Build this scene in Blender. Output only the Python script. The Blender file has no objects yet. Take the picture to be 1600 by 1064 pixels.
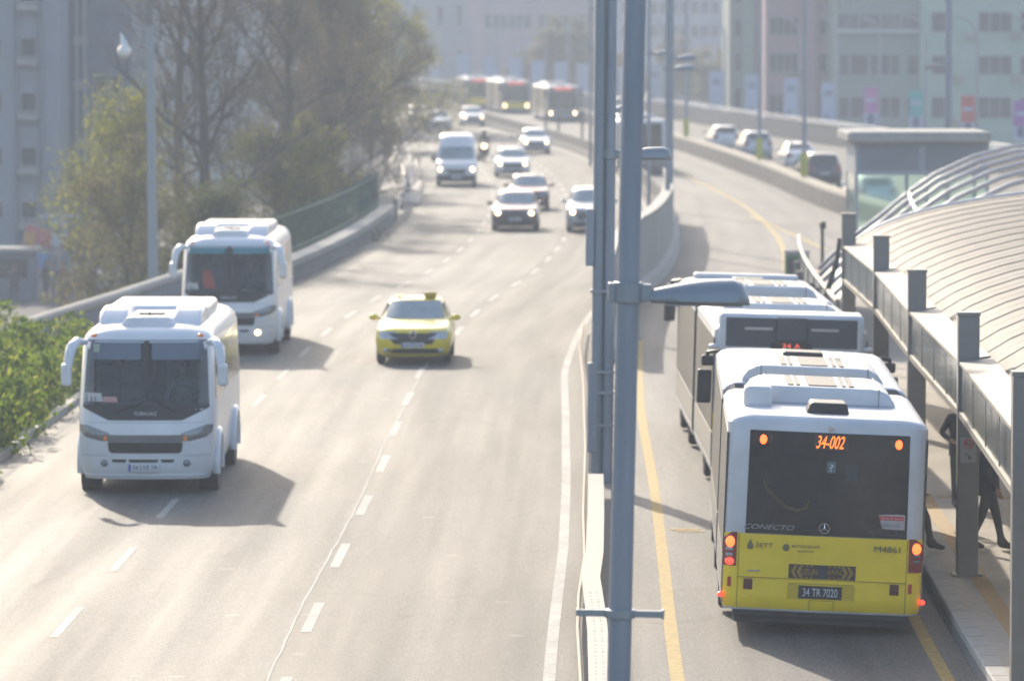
import bpy, bmesh, math, random
from mathutils import Vector, Matrix
R = math.radians
sc = bpy.context.scene
COL = sc.collection
random.seed(7)

# ------------------------------------------------------------------ camera, sky, sun, exposure
H = 7.8            # camera height over the highway
FPX = 7650.0       # focal length in photograph pixels
CX, CY, YH = 800.0, 532.0, 35.0
PITCH = math.atan((CY - YH) / FPX)
cd = bpy.data.cameras.new('camera')
cam = bpy.data.objects.new('camera', cd); COL.objects.link(cam)
cam.location = (0, 0, H)
cam.rotation_euler = (math.pi / 2 - PITCH, 0, 0)
cd.sensor_width = 36.0
cd.lens = 36.0 * FPX / 1600.0
cd.clip_start = 0.5; cd.clip_end = 6000
cd.dof.use_dof = True
cd.dof.focus_distance = 55.0
cd.dof.aperture_fstop = 2.4
sc.camera = cam

SUN_EL, SUN_AZ = R(25.5), R(14.0)      # azimuth to the left of straight ahead
w = bpy.data.worlds.new('World'); sc.world = w; w.use_nodes = True
nt = w.node_tree; nt.nodes.clear()
wo = nt.nodes.new('ShaderNodeOutputWorld'); bg = nt.nodes.new('ShaderNodeBackground')
sky = nt.nodes.new('ShaderNodeTexSky'); sky.sky_type = 'NISHITA'; sky.sun_disc = False
sky.sun_elevation = SUN_EL; sky.sun_rotation = -SUN_AZ
sky.dust_density = 2.5; sky.air_density = 1.0
bg.inputs[1].default_value = 0.15
nt.links.new(sky.outputs[0], bg.inputs[0]); nt.links.new(bg.outputs[0], wo.inputs[0])
ld = bpy.data.lights.new('sun', 'SUN'); ld.energy = 3.3; ld.angle = R(0.8); ld.color = (1.0, 0.885, 0.72)
sun = bpy.data.objects.new('sun', ld); COL.objects.link(sun)
sd = Vector((-math.sin(SUN_AZ) * math.cos(SUN_EL), math.cos(SUN_AZ) * math.cos(SUN_EL), math.sin(SUN_EL)))
sun.rotation_euler = sd.to_track_quat('Z', 'Y').to_euler()
sun.location = (-20, 60, 40)
vs = sc.view_settings
sc.display_settings.display_device = 'sRGB'
vs.view_transform = 'Standard'; vs.look = 'None'; vs.gamma = 1.0; vs.exposure = 1.06
sc.cycles.use_denoising = True
sc.cycles.max_bounces = 8; sc.cycles.volume_bounces = 1
sc.cycles.sample_clamp_indirect = 6.0

# ------------------------------------------------------------------ helpers
def lerp(a, b, t): return a + (b - a) * t
def interp(tab, v):
    if v <= tab[0][0]:
        (a, fa), (b, fb) = tab[0], tab[1]
    elif v >= tab[-1][0]:
        (a, fa), (b, fb) = tab[-2], tab[-1]
    else:
        for k in range(len(tab) - 1):
            if tab[k][0] <= v <= tab[k + 1][0]:
                (a, fa), (b, fb) = tab[k], tab[k + 1]; break
    return fa + (fb - fa) * (v - a) / (b - a)
def smooth(tab):                      # Catmull-Rom through a table, resampled
    out = []
    n = len(tab)
    for i in range(n - 1):
        p0 = tab[max(i - 1, 0)]; p1 = tab[i]; p2 = tab[i + 1]; p3 = tab[min(i + 2, n - 1)]
        m1 = (p2[1] - p0[1]) / (p2[0] - p0[0]); m2 = (p3[1] - p1[1]) / (p3[0] - p1[0])
        h = p2[0] - p1[0]
        for j in range(6):
            t = j / 6
            out.append((p1[0] + t * h, (2*t**3-3*t*t+1)*p1[1] + (t**3-2*t*t+t)*h*m1 + (-2*t**3+3*t*t)*p2[1] + (t**3-t*t)*h*m2))
    out.append(tab[-1]); return out
MED = smooth([(-60, -.2), (0, .55), (40, .95), (58, 1.1), (82, 1.55), (100, 1.83), (123, 2.45), (140, 3.4), (150, 4.3), (164, 5.15),
              (178, 5.72), (200, 6.2), (225, 6.2), (250, 5.8), (275, 5.0), (300, 3.7), (321, 2.1), (347, .1), (375, -2.0),
              (417, -4.8), (478, -8.4), (560, -14), (700, -25)])
def M(y): return interp(MED, y)
def gp(px, py, z=0.0):               # a point on the level z that the lens sees at photograph pixel (px, py)
    a = math.cos(PITCH); b = math.sin(PITCH)
    v = (CY - py) / FPX
    d = Vector(((px - CX) / FPX, a + v * b, -b + v * a))
    t = (z - H) / d.z
    return Vector((d.x * t, d.y * t, z))

MATS = {}
def mat(name, col, rough=.6, metal=0., var=.0, scale=6., spec=.5, bump=0., stretch=None, emit=None, es=0., coat=0., var2=0., scale2=.6, trans=0.):
    if name in MATS: return MATS[name]
    m = bpy.data.materials.new(name); m.use_nodes = True
    N = m.node_tree.nodes; L = m.node_tree.links
    p = N['Principled BSDF']
    p.inputs['Base Color'].default_value = (*col, 1); p.inputs['Roughness'].default_value = rough
    p.inputs['Metallic'].default_value = metal; p.inputs['Specular IOR Level'].default_value = spec
    if coat: p.inputs['Coat Weight'].default_value = coat; p.inputs['Coat Roughness'].default_value = .08
    if emit: p.inputs['Emission Color'].default_value = (*emit, 1); p.inputs['Emission Strength'].default_value = es
    if trans: p.inputs['Transmission Weight'].default_value = trans
    if var or bump or var2:
        tc = N.new('ShaderNodeTexCoord'); mp = N.new('ShaderNodeMapping')
        if stretch: mp.inputs['Scale'].default_value = stretch
        L.new(tc.outputs['Object'], mp.inputs['Vector'])
        nz = N.new('ShaderNodeTexNoise'); nz.inputs['Scale'].default_value = scale; nz.inputs['Detail'].default_value = 6; nz.inputs['Roughness'].default_value = .62
        L.new(mp.outputs[0], nz.inputs['Vector'])
        n2 = N.new('ShaderNodeTexNoise'); n2.inputs['Scale'].default_value = scale2; n2.inputs['Detail'].default_value = 3
        L.new(mp.outputs[0], n2.inputs['Vector'])
        r1 = N.new('ShaderNodeMapRange'); r1.inputs[1].default_value = .3; r1.inputs[2].default_value = .7
        r1.inputs[3].default_value = 1 - var; r1.inputs[4].default_value = 1 + var
        L.new(nz.outputs[0], r1.inputs[0])
        r2 = N.new('ShaderNodeMapRange'); r2.inputs[1].default_value = .3; r2.inputs[2].default_value = .7
        r2.inputs[3].default_value = 1 - var2; r2.inputs[4].default_value = 1 + var2
        L.new(n2.outputs[0], r2.inputs[0])
        mu = N.new('ShaderNodeMath'); mu.operation = 'MULTIPLY'; L.new(r1.outputs[0], mu.inputs[0]); L.new(r2.outputs[0], mu.inputs[1])
        vm = N.new('ShaderNodeVectorMath'); vm.operation = 'SCALE'; vm.inputs[0].default_value = col
        L.new(mu.outputs[0], vm.inputs['Scale']); L.new(vm.outputs[0], p.inputs['Base Color'])
        rr = N.new('ShaderNodeMapRange'); rr.inputs[3].default_value = max(rough - .08, .02); rr.inputs[4].default_value = min(rough + .1, 1)
        L.new(nz.outputs[0], rr.inputs[0]); L.new(rr.outputs[0], p.inputs['Roughness'])
        if bump:
            bp = N.new('ShaderNodeBump'); bp.inputs['Strength'].default_value = bump; bp.inputs['Distance'].default_value = .02
            L.new(nz.outputs[0], bp.inputs['Height']); L.new(bp.outputs[0], p.inputs['Normal'])
    MATS[name] = m
    return m

def asphalt(name, base, warm, lanes, seam=None):
    """worn asphalt; UV.x = metres from the median, UV.y = metres along the road; lanes = [(centre, halfwidth)]"""
    m = bpy.data.materials.new(name); m.use_nodes = True
    N = m.node_tree.nodes; L = m.node_tree.links; p = N['Principled BSDF']
    uv = N.new('ShaderNodeUVMap'); uv.uv_map = 'UVMap'
    sp = N.new('ShaderNodeSeparateXYZ'); L.new(uv.outputs[0], sp.inputs[0])
    def noise(scale, sx, sy, det=4):
        mp = N.new('ShaderNodeMapping'); mp.inputs['Scale'].default_value = (sx, sy, 1); L.new(uv.outputs[0], mp.inputs[0])
        n = N.new('ShaderNodeTexNoise'); n.inputs['Scale'].default_value = scale; n.inputs['Detail'].default_value = det; n.inputs['Roughness'].default_value = .6
        L.new(mp.outputs[0], n.inputs[0]); return n.outputs[0]
    def mr(src, a, b, c, d):
        r = N.new('ShaderNodeMapRange'); r.inputs[1].default_value = a; r.inputs[2].default_value = b; r.inputs[3].default_value = c; r.inputs[4].default_value = d
        L.new(src, r.inputs[0]); return r.outputs[0]
    def ma(op, a, b):
        k = N.new('ShaderNodeMath'); k.operation = op
        for i, s in enumerate((a, b)):
            if isinstance(s, (int, float)): k.inputs[i].default_value = s
            else: L.new(s, k.inputs[i])
        return k.outputs[0]
    grain = ma('MULTIPLY', mr(noise(24, 1, .5, 3), .3, .7, .62, 1.38), mr(noise(7, 1, .35, 4), .3, .7, .90, 1.10))
    streak = mr(noise(1.1, 1.6, .05, 5), .3, .72, .80, 1.16)
    patch = mr(noise(.25, 1, .35, 3), .35, .65, .88, 1.12)
    # wheel tracks: two per lane, 3.15 m lanes
    ph = ma('MULTIPLY', ma('SUBTRACT', sp.outputs[0], lanes), 2 * math.pi * 2 / 3.15)
    tr = mr(ma('COSINE', ph, 0), -1, 1, .90, 1.09)
    f = ma('MULTIPLY', ma('MULTIPLY', grain, streak), ma('MULTIPLY', patch, tr))
    # sealed cracks
    cv = N.new('ShaderNodeTexVoronoi'); cv.feature = 'DISTANCE_TO_EDGE'; cv.inputs['Scale'].default_value = .5
    mp = N.new('ShaderNodeMapping'); mp.inputs['Scale'].default_value = (1, .42, 1)
    nn = N.new('ShaderNodeTexNoise'); nn.inputs['Scale'].default_value = 1.3; L.new(uv.outputs[0], nn.inputs[0])
    ad = N.new('ShaderNodeVectorMath'); ad.operation = 'MULTIPLY_ADD'; ad.inputs[1].default_value = (.9, .9, 0)
    L.new(nn.outputs['Color'], ad.inputs[0]); L.new(uv.outputs[0], ad.inputs[2])
    L.new(ad.outputs[0], mp.inputs[0]); L.new(mp.outputs[0], cv.inputs['Vector'])
    crack = mr(cv.outputs['Distance'], .0, .012, .72, 1.0)
    msk = mr(noise(.12, 1, .6, 2), .48, .56, 0, 1)
    cm = N.new('ShaderNodeMix'); cm.inputs[2].default_value = 1.0
    L.new(msk, cm.inputs[0]); L.new(crack, cm.inputs[3])
    f = ma('MULTIPLY', f, cm.outputs[0])
    if seam is not None:
        wob = ma('ADD', sp.outputs[0], mr(noise(.35, 1, 1, 2), .3, .7, -.03, .03))
        f = ma('MULTIPLY', f, mr(wob, seam - .02, seam + .02, 1.04, .74))
        v2 = N.new('ShaderNodeTexVoronoi'); v2.inputs['Scale'].default_value = .9; v2.inputs['Randomness'].default_value = 1.0
        m2_ = N.new('ShaderNodeMapping'); m2_.inputs['Scale'].default_value = (1.0, 1.0, 1); L.new(uv.outputs[0], m2_.inputs[0]); L.new(m2_.outputs[0], v2.inputs['Vector'])
        f = ma('MULTIPLY', f, ma('ADD', 1.0, ma('MULTIPLY', mr(v2.outputs['Distance'], .07, .13, .8, 0), mr(noise(.8, 1, 1, 2), .5, .6, 0, 1))))
        st = mr(noise(.55, 1.2, .5, 4), .62, .74, 1.0, .82); f = ma('MULTIPLY', f, st)
    vmx = N.new('ShaderNodeMix'); vmx.data_type = 'RGBA'; vmx.inputs[6].default_value = (*base, 1); vmx.inputs[7].default_value = (*warm, 1)
    L.new(mr(noise(.3, 1, .12, 3), .35, .65, 0, 1), vmx.inputs[0])
    vm = N.new('ShaderNodeVectorMath'); vm.operation = 'SCALE'; L.new(vmx.outputs[2], vm.inputs[0]); L.new(f, vm.inputs['Scale'])
    L.new(vm.outputs[0], p.inputs['Base Color'])
    L.new(mr(noise(1.0, 1.6, .06, 4), .3, .7, .66, .76), p.inputs['Roughness'])
    p.inputs['Specular IOR Level'].default_value = .17
    bp = N.new('ShaderNodeBump'); bp.inputs['Strength'].default_value = .35; bp.inputs['Distance'].default_value = .01
    L.new(noise(60, 1, 1, 3), bp.inputs['Height']); L.new(bp.outputs[0], p.inputs['Normal'])
    return m

class MB:
    def __init__(s): s.v = []; s.f = []; s.mi = []; s.uv = None; s.cur = 0
    def add(s, vs_, fs):
        b = len(s.v); s.v += [tuple(q) for q in vs_]
        for f in fs: s.f.append([b + i for i in f]); s.mi.append(s.cur)
        return s
    def box(s, c, d, rz=0., rx=0., ry=0.):
        x, y, z = d[0] / 2, d[1] / 2, d[2] / 2
        m = Matrix.Translation(c) @ Matrix.Rotation(rz, 4, 'Z') @ Matrix.Rotation(ry, 4, 'Y') @ Matrix.Rotation(rx, 4, 'X')
        q = [m @ Vector(p) for p in ((-x,-y,-z),(x,-y,-z),(x,y,-z),(-x,y,-z),(-x,-y,z),(x,-y,z),(x,y,z),(-x,y,z))]
        return s.add(q, [(0,3,2,1),(4,5,6,7),(0,1,5,4),(1,2,6,5),(2,3,7,6),(3,0,4,7)])
    def bx(s, x0, x1, y0, y1, z0, z1): return s.box(((x0+x1)/2, (y0+y1)/2, (z0+z1)/2), (x1-x0, y1-y0, z1-z0))
    def tube(s, pts, r, n=8, cap=True):
        pts = [Vector(p) for p in pts]; k = len(pts)
        rs = r if isinstance(r, (list, tuple)) else [r] * k
        b = len(s.v); up = None
        for i, p in enumerate(pts):
            t = (pts[min(i+1, k-1)] - pts[max(i-1, 0)]).normalized()
            if up is None:
                up = Vector((0, 0, 1)) if abs(t.z) < .9 else Vector((1, 0, 0))
            a = t.cross(up)
            if a.length < 1e-5: a = t.orthogonal()
            a.normalize(); c = a.cross(t); up = c
            for j in range(n):
                q = 2 * math.pi * (j + .5) / n
                s.v.append(tuple(p + a * (rs[i] * math.cos(q)) + c * (rs[i] * math.sin(q))))
        for i in range(k - 1):
            for j in range(n):
                j2 = (j + 1) % n
                s.f.append([b+i*n+j, b+i*n+j2, b+(i+1)*n+j2, b+(i+1)*n+j]); s.mi.append(s.cur)
        if cap:
            s.f.append([b + j for j in range(n)][::-1]); s.mi.append(s.cur)
            s.f.append([b + (k-1)*n + j for j in range(n)]); s.mi.append(s.cur)
        return s
    def cyl(s, c, r, h, n=16, axis='Z', r2=None):
        d = {'X': Vector((1,0,0)), 'Y': Vector((0,1,0)), 'Z': Vector((0,0,1))}[axis]
        c = Vector(c)
        return s.tube([c - d*h/2, c + d*h/2], [r, r if r2 is None else r2], n)
    def ell(s, c, d, nu=14, nv=8):
        vs_ = []; fs = []
        for i in range(nv + 1):
            th = math.pi * i / nv
            for j in range(nu):
                ph = 2 * math.pi * j / nu
                vs_.append((c[0] + d[0]*math.sin(th)*math.cos(ph), c[1] + d[1]*math.sin(th)*math.sin(ph), c[2] + d[2]*math.cos(th)))
        for i in range(nv):
            for j in range(nu):
                fs.append((i*nu+j, (i+1)*nu+j, (i+1)*nu+(j+1) % nu, i*nu+(j+1) % nu))
        return s.add(vs_, fs)
    def prism(s, poly, axis, a, b):          # polygon (2-D points) swept along an axis from a to b
        n = len(poly)
        def P(q, h): return {'X': (h, q[0], q[1]), 'Y': (q[0], h, q[1]), 'Z': (q[0], q[1], h)}[axis]
        return s.add([P(q, a) for q in poly] + [P(q, b) for q in poly],
                     [list(range(n))[::-1], list(range(n, 2*n))] + [(i, (i+1) % n, n+(i+1) % n, n+i) for i in range(n)])
    def sweep(s, prof, path, closed=True):   # profile (dx, z) carried along path of (x, y[, nx, ny]) in plan
        b = len(s.v); n = len(prof); k = len(path)
        for i, p in enumerate(path):
            a = Vector(path[max(i-1, 0)][:2]); c = Vector(path[min(i+1, k-1)][:2])
            t = (c - a).normalized(); nx, ny = t.y, -t.x
            z0 = p[2] if len(p) > 2 else 0
            for (dx, z) in prof: s.v.append((p[0] + nx*dx, p[1] + ny*dx, z + z0))
        for i in range(k - 1):
            for j in range(n if closed else n - 1):
                j2 = (j + 1) % n
                s.f.append([b+i*n+j, b+i*n+j2, b+(i+1)*n+j2, b+(i+1)*n+j]); s.mi.append(s.cur)
        if closed:
            s.f.append([b + j for j in range(n)]); s.mi.append(s.cur)
            s.f.append([b + (k-1)*n + j for j in range(n)][::-1]); s.mi.append(s.cur)
        return s
    def grid(s, rows, closed=False):
        b = len(s.v); n = len(rows[0])
        for r in rows: s.v += [tuple(p) for p in r]
        for i in range(len(rows) - 1):
            for j in range(n if closed else n - 1):
                j2 = (j + 1) % n
                s.f.append([b+i*n+j, b+i*n+j2, b+(i+1)*n+j2, b+(i+1)*n+j]); s.mi.append(s.cur)
        return s
    def build(s, name, m, parent=None, sm=None, bevel=0., seg=2, recalc=True):
        me = bpy.data.meshes.new(name); me.from_pydata(s.v, [], s.f)
        ms = m if isinstance(m, (list, tuple)) else [m]
        for q in ms: me.materials.append(q)
        if len(ms) > 1: me.polygons.foreach_set('material_index', s.mi)
        if s.uv:
            ul = me.uv_layers.new(name='UVMap')
            for lp in me.loops: ul.data[lp.index].uv = s.uv[lp.vertex_index]
        if recalc:
            bm = bmesh.new(); bm.from_mesh(me); bmesh.ops.recalc_face_normals(bm, faces=bm.faces); bm.to_mesh(me); bm.free()
        if sm is not None:
            me.polygons.foreach_set('use_smooth', [True] * len(me.polygons))
            if sm < 179: me.set_sharp_from_angle(angle=R(sm))
        me.update()
        o = bpy.data.objects.new(name, me); COL.objects.link(o)
        if parent is not None: o.parent = parent
        if bevel:
            bv = o.modifiers.new('bevel', 'BEVEL'); bv.width = bevel; bv.segments = seg; bv.limit_method = 'ANGLE'; bv.angle_limit = R(40)
        return o

def tag(o, label=None, cat=None, group=None, kind=None):
    if label: o['label'] = label
    if cat: o['category'] = cat
    if group: o['group'] = group
    if kind: o['kind'] = kind
    return o
def thing(name, label, cat, loc=(0, 0, 0), rz=0., group=None, ry=0.):
    o = bpy.data.objects.new(name, None); COL.objects.link(o)
    o.empty_display_size = .3
    o.location = loc; o.rotation_euler = (0, ry, rz)
    return tag(o, label, cat, group)
def struct(o, label=None): o['kind'] = 'structure'; return o
def copy_tree(o, parent=None):
    c = o.copy(); COL.objects.link(c)
    if parent is not None: c.parent = parent
    for ch in list(o.children): copy_tree(ch, c)
    return c

def lettering(txt, parent, loc, width, m, face='front', height=None, shear=0., name='lettering', depth=.002):
    """writing as a flat mesh; face 'front' reads from -y, 'rear' reads from +y"""
    cu = bpy.data.curves.new('text', 'FONT'); cu.body = txt; cu.align_x = 'CENTER'; cu.align_y = 'CENTER'; cu.size = 1; cu.extrude = .004; cu.shear = shear
    t = bpy.data.objects.new('text', cu); COL.objects.link(t)
    dg = bpy.context.evaluated_depsgraph_get(); dg.update()
    me = bpy.data.meshes.new_from_object(t.evaluated_get(dg))
    bpy.data.objects.remove(t); bpy.data.curves.remove(cu)
    xs = [v.co.x for v in me.vertices]; ys = [v.co.y for v in me.vertices]
    wx = max(xs) - min(xs); hy = max(ys) - min(ys)
    cx, cy = (max(xs)+min(xs))/2, (max(ys)+min(ys))/2
    kx = width / wx; ky = height / hy if height else kx
    for v in me.vertices: v.co = ((v.co.x-cx)*kx, (v.co.y-cy)*ky, v.co.z)
    me.materials.clear(); me.materials.append(m)
    o = bpy.data.objects.new(name, me); COL.objects.link(o); o.parent = parent
    o.location = loc
    o.rotation_euler = (R(90), 0, 0 if face == 'front' else R(180))
    return o

# ------------------------------------------------------------------ materials
m_road = asphalt('asphalt_highway', (.116, .113, .108), (.138, .130, .116), -2.15, -4.02)
m_busroad = asphalt('asphalt_busway', (.115, .112, .11), (.135, .128, .12), 2.45)
m_white_paint = mat('road_paint_white', (.34, .33, .31), .75, var=.30, scale=9, var2=.2, spec=.2)
m_yellow_paint = mat('road_paint_yellow', (.36, .255, .085), .75, var=.28, scale=9, spec=.2)
m_conc = mat('concrete', (.30, .29, .275), .8, var=.14, scale=5, var2=.12, scale2=.5, bump=.2)
m_conc_l = mat('concrete_light', (.33, .325, .31), .85, var=.14, scale=6, var2=.12, spec=.2)
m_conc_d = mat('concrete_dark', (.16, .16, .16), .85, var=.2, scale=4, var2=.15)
m_kerb = mat('kerb_white', (.36, .355, .345), .8, var=.15, scale=8, spec=.2)
m_tile = mat('platform_paving', (.36, .33, .295), .8, var=.12, scale=8, var2=.12, spec=.2)
m_tact = mat('tactile_ochre', (.33, .22, .09), .75, var=.15, scale=12)
m_pole = mat('galvanised_blue_grey', (.26, .29, .34), .5, .2, var=.13, scale=5, stretch=(1, 1, .12), var2=.08)
m_pole2 = mat('galvanised_grey', (.27, .30, .33), .45, .4, var=.05, scale=3)
m_steel = mat('painted_steel_grey', (.20, .192, .185), .5, .1, var=.06, scale=4)
m_fascia = mat('fascia_metal', (.27, .25, .22), .6, .1, var=.1, scale=5, spec=.3)
m_fglass = mat('fascia_glass', (.16, .18, .18), .15, 0, var=.35, scale=2.2, stretch=(1, 1, .3), spec=.6)
m_roof = mat('roof_sheet', (.27, .26, .245), .62, .0, var=.16, scale=3, var2=.16, spec=.2)
def translucent(m, col, f):
    N = m.node_tree.nodes; L = m.node_tree.links; p = N['Principled BSDF']; o = [n for n in N if n.type == 'OUTPUT_MATERIAL'][0]
    tr = N.new('ShaderNodeBsdfTranslucent'); tr.inputs[0].default_value = (*col, 1)
    mx = N.new('ShaderNodeMixShader'); mx.inputs[0].default_value = f
    L.new(p.outputs[0], mx.inputs[1]); L.new(tr.outputs[0], mx.inputs[2]); L.new(mx.outputs[0], o.inputs[0])
    return m
translucent(m_roof, (.86, .83, .77), .5)
m_rib = mat('roof_rib', (.15, .135, .12), .6, .0, var=.1)
m_arc = mat('arch_tube', (.42, .41, .42), .35, .5, var=.05)
m_bluetrim = mat('roof_edge_blue', (.30, .37, .50), .5, .1)
m_dark = mat('dark_plastic', (.022, .023, .026), .5, var=.1)
m_black = mat('rubber', (.018, .018, .019), .8, var=.2, scale=12)
m_rim = mat('alloy_rim', (.35, .36, .38), .35, .8)
m_glass = mat('dark_glass', (.030, .036, .042), .07, 0, spec=.6, var=.4, scale=1.2)
m_glass_c = mat('car_windscreen_glass', (.24, .30, .33), .05, 0, spec=.6, var=.3, scale=1.3)  # pale base colour stands in for sky reflected in the windscreen
m_glass_b = mat('windscreen_glass', (.085, .098, .108), .06, 0, spec=.6, var=.35, scale=1.1)
def screen_glass(name, tint, f):
    m = mat(name, (.09, .10, .11), .05, spec=.6)
    N = m.node_tree.nodes; L = m.node_tree.links; p = N['Principled BSDF']; o = [n for n in N if n.type == 'OUTPUT_MATERIAL'][0]
    tr = N.new('ShaderNodeBsdfTransparent'); tr.inputs[0].default_value = (*tint, 1)
    mx = N.new('ShaderNodeMixShader'); mx.inputs[0].default_value = f
    L.new(p.outputs[0], mx.inputs[1]); L.new(tr.outputs[0], mx.inputs[2]); L.new(mx.outputs[0], o.inputs[0])
    return m
m_screen = screen_glass('coach_screen_glass', (.80, .86, .88), .62)
m_sideglass = mat('side_glass', (.10, .098, .094), .45, 0, spec=.2, var=.45, scale=1.1, stretch=(1, 1.6, .25))
m_busglass = mat('bus_rear_glass', (.022, .025, .029), .06, 0, spec=.5, var=.5, scale=1.6)
m_white = mat('white_coach_paint', (.70, .71, .735), .32, 0, var=.06, scale=2.5, coat=.5, var2=.05)
m_buswhite = mat('white_bus_paint', (.61, .62, .645), .38, 0, var=.08, scale=2.5, coat=.3, var2=.07)
m_busside = mat('bus_panel_grey', (.21, .20, .19), .35, .1, var=.1, scale=1.2, coat=.3, stretch=(1, 1, .3))
m_yellow = mat('yellow_bus_paint', (.93, .68, .016), .4, 0, var=.07, scale=2.5, coat=.3, var2=.08)
m_taxi = mat('yellow_taxi_paint', (.80, .61, .014), .28, 0, var=.03, coat=.6)
m_bellow = mat('bellows_rubber', (.06, .06, .065), .7)
m_chrome = mat('chrome', (.6, .6, .62), .18, 1.)
m_lampclear = mat('clear_lamp_lens', (.45, .47, .5), .12, .3, coat=1., var=.25, scale=14)
m_lampon = mat('lit_headlamp', (.9, .85, .7), .3, emit=(1, .70, .38), es=4.2)
m_lampoff = mat('dim_headlamp', (.16, .17, .19), .12, .2, coat=1., var=.3, scale=12)
m_amber = mat('amber_lens', (.6, .17, .02), .3, emit=(1, .3, .04), es=.06)
m_redlens = mat('red_lens', (.14, .012, .012), .25, coat=.8, emit=(1, .02, .01), es=.015)
m_redon = mat('lit_red_lamp', (.8, .05, .03), .3, emit=(1, .06, .03), es=1.0)
m_redhot = mat('lit_brake_lamp', (.8, .1, .05), .3, emit=(1, .11, .02), es=1.9)
m_led = mat('led_orange', (.3, .05, .0), .4, emit=(1, .17, .02), es=1.5)
m_ledred = mat('led_red', (.3, .04, .03), .4, emit=(1, .13, .08), es=.55)
m_plate = mat('plate_white', (.6, .62, .66), .4)
m_platek = mat('plate_dark', (.02, .022, .026), .4)
m_plateblue = mat('plate_blue', (.03, .08, .4), .4)
m_ink = mat('ink_dark', (.03, .035, .05), .5)
m_inkw = mat('ink_white', (.62, .65, .7), .5)
m_inkg = mat('ink_grey', (.25, .27, .3), .4)
m_inkr = mat('ink_red', (.6, .05, .05), .5)
m_maroon = mat('maroon_reflector', (.10, .012, .02), .4)
m_orefl = mat('red_reflector', (.5, .04, .01), .4)

# ------------------------------------------------------------------ ground, roads
ys = [-40, -10, 10, 30] + [36 + 4 * i for i in range(90)] + [400 + 12 * i for i in range(26)]
LEFT = [(-60, -14), (100, -14.2), (117, -13.6), (128, -12.8), (134, -12.0), (142, -11.4), (191, -11.3), (193, -13.2), (215, -13.0), (240, -12.0), (700, -11.6)]
FARB = smooth([(-60, 52), (60, 46), (150, 36), (220, 28), (262, 24.6), (303, 21.0), (345, 17.0), (392, 13.1), (455, 4.2), (519, -5.3), (560, -11.5), (700, -30)])
def FB(y): return interp(FARB, y)
OPPB = smooth([(-60, 27), (60, 25), (120, 21.5), (160, 17.2), (197, 13.9), (243, 12.7), (275, 11.6), (306, 10.2), (350, 7.4), (384, 5.9), (417, 3.0), (478, -3.2), (560, -12.2), (700, -31)])
def OB(y): return interp(OPPB, y)
def strip(name, f0, f1, z, m, n=14, uvoff=True, yy=ys, kind=True):
    b = MB(); rows = []; b.uv = []
    for y in yy:
        a, c = f0(y), f1(y)
        rows.append([(lerp(a, c, i / n), y, z) for i in range(n + 1)])
        b.uv += [(lerp(a, c, i / n) - M(y), y) for i in range(n + 1)]
    b.grid(rows)
    o = b.build(name, m, recalc=True)
    if kind: struct(o)
    return o
# the land all around, five metres below the raised highway
g = MB(); g.add([(-3000, -600, -5), (3000, -600, -5), (3000, 5000, -5), (-3000, 5000, -5)], [(0, 1, 2, 3)])
struct(g.build('ground', mat('street_ground', (.075, .074, .075), .9, var=.35, scale=.5, var2=.3, scale2=.06, spec=.2)))
strip('highway', lambda y: M(y) + interp(LEFT, y), lambda y: M(y) + .35, 0, m_road, 16)
strip('busway', lambda y: M(y) + .35, lambda y: max(OB(y), M(y) + 1), 0, m_busroad, 16)
strip('service_road', lambda y: max(OB(y), M(y) + 1), lambda y: max(FB(y) + 1.2, M(y) + 1.5), 0, m_road, 10)
sk = MB()
sk.grid([[(M(y) + interp(LEFT, y), y, 0) for y in ys], [(M(y) + interp(LEFT, y) - .05, y, -5) for y in ys]])
sk.grid([[(max(FB(y) + 1.2, M(y) + 1.5), y, 0) for y in ys], [(max(FB(y) + 1.2, M(y) + 1.5), y, -5) for y in ys]])
struct(sk.build('embankment', m_conc_d))

# ---- road markings
def mark_line(b, off, y0, y1, wd, z=.004, step=3.):
    n = max(1, int((y1 - y0) / step)); rows = []
    f = off if callable(off) else (lambda y: M(y) + off)
    for i in range(n + 1):
        y = lerp(y0, y1, i / n); x = f(y)
        rows.append([(x - wd / 2, y, z), (x + wd / 2, y, z)])
    b.grid(rows)
mk = MB()
mark_line(mk, lambda y: M(y) + interp([(40, -.66), (58, -.66), (72, -.60), (97, -.70), (109, -.86), (127, -.74), (150, -.62), (700, -.62)], y), 30, 560, .15)
struct(mk.build('solid_line', m_white_paint)); mk = MB()
mark_line(mk, lambda y: M(y) + interp([(30, -10.1), (99, -10.4), (190, -10.6), (255, -10.5), (700, -10.4)], y), 30, 560, .12)
struct(mk.build('edge_line', mat('worn_edge_paint', (.20, .195, .185), .8, var=.3, scale=6, spec=.2))); mk = MB()
DASHY = [63.96, 71.45, 78.4, 86.2, 93.6, 101.3, 108.7]
for k in range(-4, 60):
    y0 = 64.0 + 7.48 * k
    xa = interp([(30, -3.83), (58, -3.78), (71, -3.86), (86, -3.9), (109, -4.08), (123, -3.85), (137, -3.85), (175, -3.8), (700, -3.75)], y0)
    mark_line(mk, xa, y0 - 1.6, y0 + 1.6, .14)
    xb = interp([(30, -6.95), (71, -7.0), (101, -7.08), (123, -7.15), (700, -6.95)], y0 - .5)
    mark_line(mk, xb, y0 - 2.1, y0 + 1.1, .12)
struct(mk.build('lane_dashes', m_white_paint))
cr = MB()   # thin sealed joint beside the dashed line
random.seed(3)
rows = []
for i in range(60):
    y = 50 + i * 1.05; x = M(y) - 4.02 + .018 * math.sin(i * .31) + random.uniform(-.012, .012)
    rows.append([(x - .014, y, .005), (x + .016, y, .005)])
cr.grid(rows)
struct(cr.build('sealed_road_joint', m_white_paint))
yl = MB()
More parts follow.
